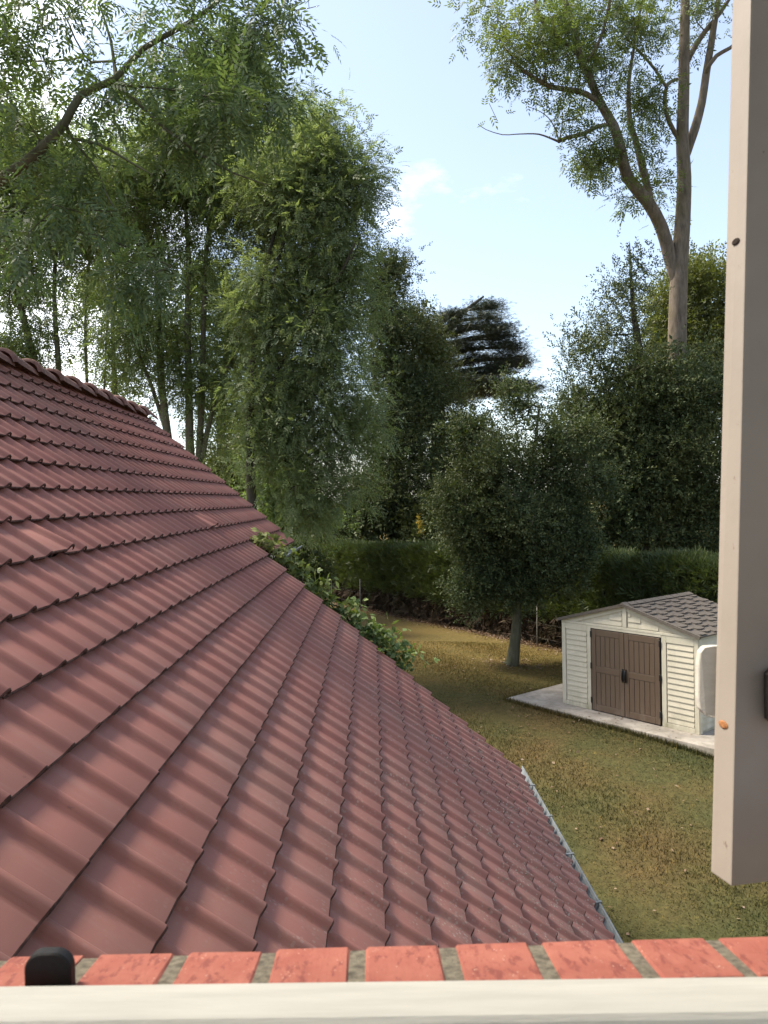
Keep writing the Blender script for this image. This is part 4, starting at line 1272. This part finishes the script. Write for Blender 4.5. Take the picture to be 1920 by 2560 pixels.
# ---- ash stand behind the roof
def ash_stand():
    Y = 22.0; base = gz(at(100, 1000, Y))
    sk = [limb(Y, [(110, 1000, 0.112), (85, 830, 0.095), (60, 720, 0.084), (35, 620, 0.073), (15, 500, 0.056), (10, 380, 0.034)]),
          limb(Y, [(125, 990, 0.095), (128, 820, 0.079), (120, 700, 0.067), (118, 590, 0.056), (130, 470, 0.045), (140, 330, 0.028)]),
          limb(Y, [(190, 990, 0.056), (188, 840, 0.045), (184, 700, 0.039), (190, 600, 0.034), (200, 450, 0.023)]),
          limb(Y, [(220, 990, 0.039), (226, 840, 0.031), (232, 700, 0.028), (250, 560, 0.023)])]
    lobes = [(60, 480, 130, 110, Y), (150, 380, 120, 110, Y), (30, 600, 90, 80, Y, None, .8), (160, 540, 120, 90, Y), (60, 330, 110, 100, Y), (230, 480, 90, 90, Y), (40, 720, 80, 60, Y, None, .6), (150, 680, 90, 60, Y, None, .5), (-60, 480, 120, 160, Y), (20, 800, 60, 30, Y, None, .5)]
    tree('ash_tree', 'slender multi-stemmed ash above the roof ridge at far left', 'tree', base, sk, lobes, 560, 19, TCF, 'ash', 'bark_green', 0.36, (1.0, 1.5), 0.2, 31, 0.5)
    Y = 20.5; base = gz(at(400, 1050, Y))
    sk = [limb(Y, [(375, 1060, 0.129), (362, 940, 0.107), (348, 820, 0.093), (345, 690, 0.084), (335, 560, 0.067), (300, 420, 0.045), (270, 300, 0.023)]),
          limb(Y, [(415, 1060, 0.135), (410, 960, 0.112), (408, 830, 0.093), (405, 700, 0.084), (408, 560, 0.067), (400, 400, 0.045), (420, 250, 0.023)]),
          limb(Y, [(425, 1060, 0.101), (432, 940, 0.090), (438, 800, 0.079), (440, 660, 0.067), (450, 500, 0.051), (480, 330, 0.034), (490, 150, 0.017)]),
          limb(Y, [(430, 1050, 0.079), (450, 920, 0.067), (490, 800, 0.056), (530, 700, 0.045), (580, 560, 0.034), (640, 420, 0.020)]),
          limb(Y, [(362, 945, 0.056), (330, 840, 0.051), (290, 740, 0.039), (260, 640, 0.028), (240, 540, 0.017)])]
    lobes = [(470, 150, 70, 60, Y), (420, 230, 120, 80, Y), (540, 230, 90, 80, Y), (330, 300, 120, 90, Y), (460, 340, 140, 90, Y), (600, 330, 90, 90, Y), (270, 420, 110, 90, Y), (400, 450, 130, 80, Y), (540, 450, 120, 90, Y), (300, 560, 110, 70, Y, None, .8),
             (480, 560, 110, 60, Y, None, .8), (380, 640, 90, 60, Y, None, .7), (320, 740, 90, 70, Y, None, .6), (460, 760, 70, 80, Y, None, .6), (400, 860, 90, 60, Y, None, .7), (330, 870, 50, 50, Y, None, .6), (500, 680, 80, 70, Y, None, .8), (520, 860, 60, 80, Y, None, .7), (450, 930, 60, 40, Y, None, .7), (250, 660, 70, 60, Y, None, .6), (570, 520, 80, 80, Y)]
    tree('ash_tree', 'tallest ash with bundle of upright stems rising behind the roof', 'tree', base, sk, lobes, 1150, 19, TCF, 'ash', 'bark_grey', 0.34, (0.85, 1.3), 0.2, 32, 0.5)
    Y = 18.5; base = gz(at(545, 1120, Y))
    sk = [limb(Y, [(545, 1130, 0.123), (541, 1000, 0.107), (540, 900, 0.090), (548, 780, 0.073), (560, 640, 0.056), (600, 480, 0.034), (640, 360, 0.017)]),
          limb(Y, [(543, 985, 0.079), (570, 860, 0.073), (588, 720, 0.062), (592, 600, 0.051), (630, 480, 0.034), (690, 380, 0.017)]),
          limb([18.5, 18.3, 18, 17.8, 17.6], [(550, 930, 0.056), (600, 800, 0.051), (660, 690, 0.039), (720, 620, 0.028), (770, 520, 0.017)])]
    lobes = [(690, 290, 45, 45, Y), (750, 340, 38, 38, Y), (660, 390, 95, 75, Y), (760, 430, 75, 55, Y), (800, 455, 42, 26, Y, None, .8), (640, 500, 110, 85, Y), (740, 530, 70, 75, Y), (680, 620, 115, 85, Y), (740, 690, 85, 75, Y), (650, 740, 110, 90, Y), (735, 810, 95, 80, Y), (660, 870, 105, 85, Y), (740, 930, 80, 75, Y), (660, 990, 90, 70, Y, None, .8), (710, 1070, 70, 60, Y, None, .8),
             (570, 640, 75, 70, Y, None, .9), (550, 780, 65, 70, Y, None, .8), (580, 900, 65, 70, Y, None, .8), (560, 1000, 50, 50, Y, None, .5), (600, 400, 80, 80, Y)]
    tree('ash_tree', 'dense feathery ash with foliage hanging low beside the hedge', 'tree', base, sk, lobes, 1250, 18, TCF, 'acacia', 'bark_dark', 0.27, (0.75, 1.15), 0.25, 33, 0.45)
ash_stand()

# ---- paler trees standing further back, seen between the ash stems
def back_trees():
    Y = 33.0; base = gz(at(480, 1000, Y))
    sk = [limb(Y, [(480, 1050, .20), (478, 900, .16), (490, 760, .11), (500, 620, .05)]), limb(Y, [(478, 900, .10), (540, 800, .08), (590, 690, .04)])]
    lobes = [(470, 640, 80, 60, Y), (560, 680, 70, 70, Y), (420, 730, 70, 60, Y), (510, 780, 80, 70, Y), (580, 830, 60, 70, Y), (450, 870, 70, 60, Y), (530, 930, 80, 60, Y), (600, 960, 60, 70, Y)]
    tree('back_tree', 'pale green tree further back, glimpsed between the ash stems', 'tree', base, sk, lobes, 330, 20, TS, 'bush_soft', 'bark_grey', 0.5, (1.3, 2.0), 0.1, 35, 0.6)
    Y = 34.0; base = gz(at(250, 1000, Y))
    sk = [limb(Y, [(255, 1050, .18), (250, 900, .15), (245, 760, .10), (240, 620, .05)])]
    lobes = [(240, 640, 80, 60, Y, None, .8), (290, 740, 60, 60, Y, None, .7), (200, 760, 60, 50, Y, None, .5), (270, 850, 60, 50, Y, None, .6), (120, 700, 60, 50, Y, None, .4)]
    tree('back_tree', 'thin pale green tree showing above the roof ridge behind slender stems', 'tree', base, sk, lobes, 170, 18, TS, 'bush_soft', 'bark_grey', 0.5, (1.2, 1.8), 0.1, 36, 0.6)
back_trees()

# ---- near ash reaching in from the left, over the roof
def near_ash():
    Y = 8.5
    b = at(-700, 1500, Y); base = (b.x, b.y, ground(b.x, b.y) - 0.05)
    sk = [[(tuple(base), .26)] + limb([8.5, 8.5, 8.4, 8.3, 8.2, 8.1, 8.1, 8.2, 8.4, 8.5, 8.7, 8.8], [(-640, 900, 0.1512), (-420, 640, 0.1152), (-200, 500, 0.0864), (0, 388, 0.0612), (80, 330, 0.0518), (140, 265, 0.0446), (175, 205, 0.0396), (245, 172, 0.0324), (310, 105, 0.0288), (380, 65, 0.0259), (450, 20, 0.0230), (540, -60, 0.0144)]),
          limb([8.2, 8.1, 8.1, 8.1, 8.0, 8.0], [(243, 180, 0.0216), (290, 215, 0.0187), (345, 268, 0.0158), (420, 325, 0.0122), (500, 372, 0.0086), (580, 400, 0.0043)]),
          limb([8.2, 8.0, 7.9, 7.8], [(155, 300, 0.0202), (215, 312, 0.0158), (285, 352, 0.0115), (330, 378, 0.0050)]),
          limb([8.2, 8.0, 7.9, 7.8], [(160, 305, 0.0173), (205, 360, 0.0137), (228, 415, 0.0108), (250, 455, 0.0050)]),
          limb([8.2, 8.2, 8.2, 8.1], [(245, 182, 0.0158), (320, 188, 0.0122), (400, 198, 0.0079), (470, 215, 0.0036)]),
          limb([8.4, 8.3, 8.2, 8.1], [(-200, 500, 0.0360), (-60, 560, 0.0252), (60, 500, 0.0173), (170, 440, 0.0072)]),
          limb([8.4, 8.3, 8.2, 8.1, 8.0], [(-60, 560, 0.0216), (60, 520, 0.0144), (170, 500, 0.0115), (290, 540, 0.0072), (370, 575, 0.0029)]),
          limb([8.4, 8.5, 8.5], [(250, 165, 0.0216), (240, 90, 0.0158), (215, 10, 0.0086)]),
          limb([8.7, 8.8, 8.8, 8.8], [(545, -60, 0.0144), (600, 10, 0.0101), (640, 22, 0.0065), (690, 12, 0.0029)]),
          limb([8.6, 8.6, 8.6, 8.6], [(450, 22, 0.0115), (540, 60, 0.0086), (590, 88, 0.0065), (630, 80, 0.0036)])]
    lobes = [(110, 45, 120, 45, 8.2, .9), (15, 45, 60, 50, 8.0, .7), (20, 210, 90, 60, 8.0, .9), (60, 290, 100, 60, 8.0, .9), (225, 120, 60, 70, 8.3, .7), (210, 215, 80, 50, 8.2, .7), (330, 50, 90, 50, 8.5, .9), (450, 60, 110, 60, 8.6, .9), (560, 25, 70, 40, 8.7, .8), (640, 40, 30, 40, 8.8, .4),
             (560, 130, 80, 45, 8.6, .8), (620, 200, 55, 40, 8.5, .6), (380, 170, 90, 45, 8.4, .7), (330, 260, 90, 45, 8.1, .7), (480, 250, 100, 50, 8.2, .8), (540, 330, 70, 45, 8.0, .7), (60, 400, 110, 60, 8.0, .9), (210, 390, 80, 55, 7.9, .6), (40, 520, 110, 70, 8.0, .9), (180, 500, 100, 60, 8.0, .8), (240, 600, 90, 45, 7.9, .7), (60, 610, 100, 50, 8.0, .8),
             (-200, 350, 150, 200, 8.2, 1.5, .5), (300, -90, 400, 80, 8.5, 1.5, .5)]
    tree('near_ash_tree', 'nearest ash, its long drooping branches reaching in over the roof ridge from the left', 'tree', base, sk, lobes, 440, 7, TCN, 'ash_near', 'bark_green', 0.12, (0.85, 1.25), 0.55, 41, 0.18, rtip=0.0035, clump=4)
near_ash()

# ---- shrubs and background bushes
def bush(name, label, lobes, n, per, mat, spread, sc, seed, tm=None, core=150, group=None, cat='bush', yoff=0.0):
    l0 = lobes[0]; c = at(l0[0], l0[1], l0[4]); base = gz(c)
    sk = []
    for i, l in enumerate(lobes):
        p = at(l[0], l[1], l[4])
        sk.append([((base[0] + 0.05 * i, base[1], base[2]), .05), (tuple((Vector(base) * 0.4 + p * 0.6) + Vector((0, 0, 0.1))), .035), (tuple(p), .015)])
    return tree(name, label, cat, base, sk, lobes, n, per, tm or TS, mat, 'bark_dark', spread, sc, 0.0, seed, 0.3, 0.7, core=core, core_scale=sc[1] * 1.8, group=group)

bush('bush', 'pale bright green bush seen through the ash stems beside the roof', [(625, 1085, 80, 70, 27.0), (590, 1010, 55, 45, 27.0), (660, 1140, 60, 45, 27.0)], 150, 26, 'bush', 0.3, (1.0, 1.5), 51)
bush('bush', 'grey-green thicket low behind the tall ash stems', [(480, 1010, 60, 50, 30.0), (540, 960, 40, 40, 30.0), (560, 1040, 70, 50, 30.0)], 140, 22, 'olive', 0.35, (1.2, 1.8), 52)
bush('bush', 'green clipped bush between far gutter and hedge', [(660, 1205, 36, 38, 25.0), (640, 1230, 30, 35, 25.0), (690, 1230, 26, 30, 25.0)], 120, 30, 'hedge', 0.18, (0.7, 1.1), 53)
def flowering():
    b = bush('flowering_bush', 'dark shrub with spikes of yellow flowers above the hedge', [(905, 1150, 50, 55, 37.5), (950, 1150, 45, 50, 37.5)], 110, 24, 'olive', 0.3, (1.0, 1.5), 54)
    rg = np.random.default_rng(9)
    pos = []
    for x, y in ((905, 1122), (907, 1136), (911, 1148), (962, 1150), (945, 1165)):
        p = np.array(at(x, y, 36.0)); pos.append(p + rg.normal(size=(26, 3)) * (0.07, 0.07, 0.12))
    pos = np.concatenate(pos)
    V = place(TSS, pos, rg.normal(size=(len(pos), 3)), rg.normal(size=(len(pos), 3)), np.full(len(pos), 0.6), rg)
    add('flower', quads_mesh('flower', V), M['yellow'], b, b.location)
flowering()

def dark_wood():
    """the unlit wood that closes the view behind hedge and evergreens: one mass of undergrowth"""
    rg = np.random.default_rng(77)
    n = 9000
    t = rg.uniform(0, 1, n)
    P0, P1 = Vector((-5, 41, 0)), Vector((17, 27, 0))
    pos = np.stack([P0.x + (P1.x - P0.x) * t, P0.y + (P1.y - P0.y) * t + rg.normal(size=n) * 1.0 + 1.0, rg.uniform(0, 1, n) ** 0.9 * (3.6 + 0.9 * np.sin(t * 17) + 0.6 * np.sin(t * 41))], 1)
    V = place(TS, pos, rg.normal(size=(n, 3)), rg.normal(size=(n, 3)), rg.uniform(1.6, 3.2, n), rg)
    o = add('undergrowth', quads_mesh('undergrowth', V), M['evergreen'])
    props(o, 'dark shrubby undergrowth closing the gap behind the hedge', 'undergrowth', kind='stuff')
dark_wood()

# ------------------------------------------------------------------ hedge, wire fence, litter
HA, HBp = on_ground(705, 1299), on_ground(1200, 1402)
HD = (HBp - HA); HD.z = 0
def build_hedge(name, label, t0, t1, seed, h0, h1):
    rg = np.random.default_rng(seed)
    d = HD.normalized(); nrm = Vector((-d.y, d.x, 0))         # to the back
    if nrm.y < 0: nrm = -nrm
    a = HA + HD * t0; L = HD.length * (t1 - t0)
    base = Vector((a.x, a.y, ground(a.x, a.y)))
    hd = empty(name, base, label, 'hedge')
    th = 1.1
    def top(s): return h0 + (h1 - h0) * s / L + 0.06 * np.sin(s * 2.1 + seed) + 0.04 * np.sin(s * 5.3)
    # inner mass of bare twigs
    b = MB(); n = 40; P = []
    for i in range(n + 1):
        s = L * i / n; p = a + d * s
        tp = float(top(s)) - 0.16
        w = 0.03 * math.sin(i * 7.3)
        for o_, z in ((0.42 + w, -0.1), (0.30 + w, 1.0), (0.22, tp), (th - 0.2, tp), (th - 0.2, -0.1)):
            q = p + nrm * o_; P.append((q.x, q.y, base.z + z))
    F = [(i * 5 + k, i * 5 + (k + 1) % 5, (i + 1) * 5 + (k + 1) % 5, (i + 1) * 5 + k) for i in range(n) for k in range(5)]
    F += [tuple(range(5)), tuple(range(n * 5, n * 5 + 5))[::-1]]
    add('inner_twigs', b.poly(P, F).mesh('inner_twigs'), M['hedge_core'], hd, base)
    # foliage shell: front face, top, ends
    def spread_leaves(m, face):
        s = rg.uniform(0, L, m)
        tp = top(s)
        if face == 'front':
            zz = 0.75 + (tp - 0.75) * rg.uniform(0, 1, m) ** 0.8; o_ = rg.normal(0.1, 0.09, m) + 0.06 * np.sin(s * 3.7 + zz * 4); f0 = -np.array(nrm) * 0.6 + np.array((0, 0, 0.9))
            keep = rg.uniform(0, 1, m) < np.clip((zz - 0.70 - 0.18 * np.sin(s * 4.1)) / 0.35, 0.03, 1)
        elif face == 'top':
            zz = tp + rg.normal(-0.04, 0.035, m); o_ = rg.uniform(0.05, th, m); f0 = np.array((0, 0, 1.2)); keep = np.ones(m, bool)
        else:
            s = np.where(rg.uniform(0, 1, m) < 0.5, rg.normal(0.0, 0.08, m), L + rg.normal(0, 0.08, m)); tp = top(np.clip(s, 0, L))
            zz = 0.7 + (tp - 0.7) * rg.uniform(0, 1, m); o_ = rg.uniform(0.1, th, m); f0 = np.array((0, 0, 0.7)); keep = np.ones(m, bool)
        s, zz, o_ = s[keep], zz[keep], o_[keep]; m = len(s)
        pos = np.array(a)[None] + np.array(d)[None] * s[:, None] + np.array(nrm)[None] * o_[:, None]
        pos[:, 2] = base.z + zz
        return pos, f0[None] + rg.normal(size=(m, 3)) * 0.55
    Ps, Fs = [], []
    for m, fc in ((int(L * 900), 'front'), (int(L * 800), 'top'), (1200, 'end')):
        p, f = spread_leaves(m, fc); Ps.append(p); Fs.append(f)
    p, f = np.concatenate(Ps), np.concatenate(Fs)
    V = place(TN, p, f, rg.normal(size=(len(p), 3)), rg.uniform(0.8, 1.5, len(p)), rg)
    add('foliage', quads_mesh('foliage', V), M['hedge'], hd, base)
    # bare stems at the foot
    s = 0.3
    while s < L - 0.2:
        q = a + d * s + nrm * rg.uniform(0.15, 0.4)
        b = MB(); b.tube([(q.x, q.y, base.z - 0.1), (q.x + rg.normal() * .05, q.y, base.z + 0.5), (q.x + rg.normal() * .09, q.y, base.z + 1.1)], [0.045, 0.035, 0.025], 6)
        add('stem', b.mesh('stem'), M['twig_brown'], hd, base); s += rg.uniform(0.45, 0.9)
    m = int(L * 90)
    s = rg.uniform(0, L, m); p = np.array(a)[None] + np.array(d)[None] * s[:, None] + np.array(nrm)[None] * rg.uniform(0.05, 0.4, m)[:, None]
    p[:, 2] = base.z + rg.uniform(0.1, 1.1, m)
    V = place(TN, p, rg.normal(size=(m, 3)) + (0, 0, -0.6), rg.normal(size=(m, 3)), rg.uniform(0.8, 1.8, m), rg)
    add('dead_twigs', quads_mesh('dead_twigs', V), M['twig_brown'], hd, base)
build_hedge('hedge', 'clipped conifer hedge with green top and bare foot at the lawn edge', 0.0, 0.80, 61, 2.45, 2.75)
build_hedge('hedge', 'hedge running on behind the shed to the right', 0.803, 1.62, 62, 2.7, 2.85)

def build_fence():
    base = on_ground(788, 1316)
    fn = empty('wire_fence', base, 'thin grey-posted wire fence along the foot of the hedge', 'fence')
    tops = []
    for x, y in ((726, 1300), (788, 1316), (857, 1321), (936, 1330), (1034, 1352), (1168, 1392), (1330, 1430)):
        p = on_ground(x, y) + Vector((-0.18, -0.35, 0)); p.z = ground(p.x, p.y)
        b = MB(); b.tube([(p.x, p.y, p.z - 0.2), (p.x + 0.01, p.y, p.z + 1.35)], 0.024, 6)
        add('post', b.mesh('post'), M['post'], fn, base); tops.append(p)
    for h in (0.3, 0.75, 1.25):
        b = MB(); b.tube([(p.x, p.y - 0.02, p.z + h) for p in tops], 0.0015, 4); add('wire', b.mesh('wire'), M['post'], fn, base)
build_fence()

def litter():
    rg = np.random.default_rng(5)
    d = HD.normalized(); nrm = Vector((-d.y, d.x, 0)); nrm = nrm if nrm.y > 0 else -nrm
    # bare soil strip under the hedge
    P = []; n = 40
    for i in range(n + 1):
        p = HA - HD * 0.15 + HD * 1.5 * i / n
        for o_ in (-0.18 + 0.1 * math.sin(i * 1.7), 1.6):
            q = p + nrm * o_; P.append((q.x, q.y, ground(q.x, q.y) + 0.006))
    F = [(2 * i, 2 * i + 2, 2 * i + 3, 2 * i + 1) for i in range(n)]
    props(add('soil', mesh('soil', P, F), M['soil']), 'bare brown soil strip under the hedge', 'soil', kind='structure')
    m = 4200
    t = rg.uniform(-0.1, 1.15, m); o_ = -0.15 + rg.normal(size=m) * 0.28
    pos = np.array(HA)[None] + np.array(HD)[None] * t[:, None] + np.array(nrm)[None] * o_[:, None]
    # fallen leaves strewn over the lawn
    m2 = 600
    p2 = np.stack([rg.uniform(0.5, 9.5, m2), rg.uniform(8.5, 24, m2), np.zeros(m2)], 1)
    # and round the lawn tree
    b = on_ground(1105, 1437); m3 = 260
    p3 = np.array(b)[None] + rg.normal(size=(m3, 3)) * (0.55, 0.4, 0)
    pos = np.concatenate([pos, p2, p3])
    q = PL
    rel = pos[:, :2] - np.array((PL.x, PL.y)); u = rel @ np.array((E1.x, E1.y)); v = rel @ np.array((-E1.y, E1.x))
    pos = pos[~((u > -1.3) & (u < 4.4) & (v > -0.7) & (v < 3.2))]
    pos[:, 2] = [ground(x, y) + 0.02 for x, y in pos[:, :2]]
    pos[:, 2] += rg.uniform(0, 0.02, len(pos))
    one = [diamonds([((0, 0, 0), (1, 0, 0.12), 0.075, w, (0, 0, 1))]) for w in (0.03, 0.045)]
    f = rg.normal(size=(len(pos), 3)); f[:, 2] *= 0.25
    V = place(one, pos, f, rg.normal(size=(len(pos), 3)) * 0.3 + (0, 0, 1), rg.uniform(0.6, 1.25, len(pos)), rg)
    props(add('fallen_leaves', quads_mesh('fallen_leaves', V), M['litter']), 'dead brown leaves strewn under the hedge and over the lawn', 'fallen leaves', kind='stuff')
    # a few leaves on the concrete pad
    m = 26; u = rg.uniform(0.5, 3.3, m); v = rg.uniform(-0.55, -0.03, m)
    pos = np.stack([PL.x + E1.x * u - E1.y * v, PL.y + E1.y * u + E1.x * v, np.full(m, 0.004)], 1)
    f = rg.normal(size=(m, 3)); f[:, 2] *= 0.1
    V = place(one, pos, f, rg.normal(size=(m, 3)) * 0.15 + (0, 0, 1), rg.uniform(0.5, 1.0, m), rg)
    props(add('pad_leaves', quads_mesh('pad_leaves', V), M['litter']), 'scraps of dead leaf on the concrete before the shed doors', 'fallen leaves', kind='stuff')
litter()

def grass():
    rg = np.random.default_rng(3)
    n = 260000
    Y = 8.0 + 17.0 * rg.uniform(0, 1, n) ** 1.35
    X = rg.uniform(-1.0, 10.0, n)
    lim = (X / Y > -0.02) & (X / Y < 0.60)
    X, Y = X[lim], Y[lim]
    rel = np.stack([X - PL.x, Y - PL.y], 1); u = rel @ np.array((E1.x, E1.y)); v = rel @ np.array((-E1.y, E1.x))
    k = ~((u > -1.2) & (u < 4.35) & (v > -0.6) & (v < 3.05)); X, Y = X[k], Y[k]
    k = ~((X < 2.05) & (Y < 10.2)); X, Y = X[k], Y[k]
    ue = np.concatenate([rg.uniform(-1.2, 4.3, 5000), rg.normal(-1.2, 0.03, 1800)]); ve = np.concatenate([rg.normal(-0.61, 0.03, 5000), rg.uniform(-0.6, 2.5, 1800)])
    edge = np.concatenate([np.zeros(len(X), bool), np.ones(len(ue), bool)])
    X = np.concatenate([X, PL.x + E1.x * ue - E1.y * ve]); Y = np.concatenate([Y, PL.y + E1.y * ue + E1.x * ve])
    n = len(X)
    Z = np.array([ground(x, y) for x, y in zip(X, Y)])
    h = rg.uniform(0.015, 0.045, n) * (1 + 0.5 * np.sin(X * 1.9 + Y * 1.1)); w = rg.uniform(0.004, 0.008, n)
    h = np.where(edge, rg.uniform(0.03, 0.13, n), h)
    a = rg.uniform(0, 2 * math.pi, n); le = rg.normal(size=(n, 2)) * 0.025
    V = np.zeros((n, 3, 3))
    V[:, 0] = np.stack([X + np.cos(a) * w, Y + np.sin(a) * w, Z - 0.003], 1)
    V[:, 1] = np.stack([X - np.cos(a) * w, Y - np.sin(a) * w, Z - 0.003], 1)
    V[:, 2] = np.stack([X + le[:, 0], Y + le[:, 1], Z + h], 1)
    me = mesh('grass', V.reshape(-1, 3), np.arange(n * 3).reshape(-1, 3))
    props(add('grass', me, M['blades']), 'short mixed green and straw coloured lawn grass', 'grass', kind='stuff')
grass()

# ------------------------------------------------------------------ vine on the verge, young plant
def vine():
    rg = np.random.default_rng(8)
    base = roof_pt(16.6, Y1 + 0.08, -0.2)
    base = Vector((base.x, base.y, ground(base.x, base.y)))
    v = empty('climbing_vine', base, 'leafy yellow-green vine creeping along the stepped verge of the roof', 'vine')
    ks = np.linspace(16.3, 8.2, 60)
    line = []
    for i, k in enumerate(ks):
        p = roof_pt(k, Y1 + 0.03 + 0.05 * math.sin(i * 0.9), 0.03 + 0.03 * math.sin(i * 1.7)); line.append(p)
    b = MB(); b.tube([base + Vector((0.05, 0.05, -0.05)), Vector((line[0].x + 0.05, line[0].y + 0.05, line[0].z - 0.6))] + line, 0.011, 6)
    b.tube([p + Vector((0.03 * math.sin(i * .7), 0.06, -0.04)) for i, p in enumerate(line)], 0.008, 5)
    add('stem', b.mesh('stem'), M['twig_brown'], v, base)
    pos, sc = [], []
    for k, m, r in ((8.3, 26, .10), (8.7, 34, .13), (9.2, 40, .15), (9.8, 26, .11), (10.4, 18, .09), (11.0, 34, .13), (11.6, 34, .13), (12.1, 20, .10), (12.7, 46, .16), (13.2, 40, .15), (13.7, 16, .08), (14.3, 46, .16), (14.8, 50, .18), (15.3, 56, .19), (15.8, 60, .20), (16.2, 30, .14)):
        c = np.array(roof_pt(k, Y1 + 0.04, 0.06)); pos.append(c + rg.normal(size=(int(m * 1.5), 3)) * (r * 0.85, r * 0.6, r * 0.55))
    pos = np.concatenate(pos); n = len(pos)
    lf = [diamonds([((0, 0, 0), (1, 0, -0.2), 0.11, 0.07, (0, 0, 1)), ((0.02, 0, 0), (0.4, 0.8, -0.2), 0.075, 0.05, (0, 0, 1)), ((0.02, 0, 0), (0.4, -0.8, -0.2), 0.075, 0.05, (0, 0, 1))]),
          diamonds([((0, 0, 0), (1, 0, -0.3), 0.13, 0.065, (0, 0, 1)), ((-0.05, 0, 0), (0.6, 0.7, -0.1), 0.10, 0.05, (0, 0, 1))])]
    f = rg.normal(size=(n, 3)); f[:, 1] -= 0.4
    V = place(lf, pos, f, rg.normal(size=(n, 3)) * 0.45 + np.array((0.2, -0.25, 1)), rg.uniform(0.55, 1.05, n), rg)
    add('foliage', quads_mesh('foliage', V), M['vine'], v, base)
vine()

def young_plant():
    rg = np.random.default_rng(4)
    b = on_ground(812, 1312)
    t = empty('young_plant', b, 'young plant with a few large pale leaves at the lawn edge', 'plant')
    mb = MB(); tips = []
    for x, y in ((794, 1304), (806, 1298), (818, 1300), (824, 1292), (832, 1286), (838, 1280)):
        p = at(x, y, b.y)
        mb.tube([b + Vector((0, 0, -.03)), (b + p) / 2 + Vector((0.03, 0, 0.08)), p], [0.014, 0.011, 0.006], 5); tips.append(np.array(p))
    add('stem', mb.mesh('stem'), M['twig_brown'], t, b)
    lf = diamonds([((0, 0, 0), (1, 0, -0.25), 0.34, 0.15, (0, 0, 1))])
    for p in tips:
        for _ in range(2):
            V = place([lf], p[None], rg.normal(size=(1, 3)) * (1, .6, .4) + (0, -0.3, 0), np.array([[0.1, -0.5, 1.0]]), np.array([rg.uniform(.7, 1.1)]), rg)
            add('leaf', quads_mesh('leaf', V), M['vine'], t, b)
young_plant()
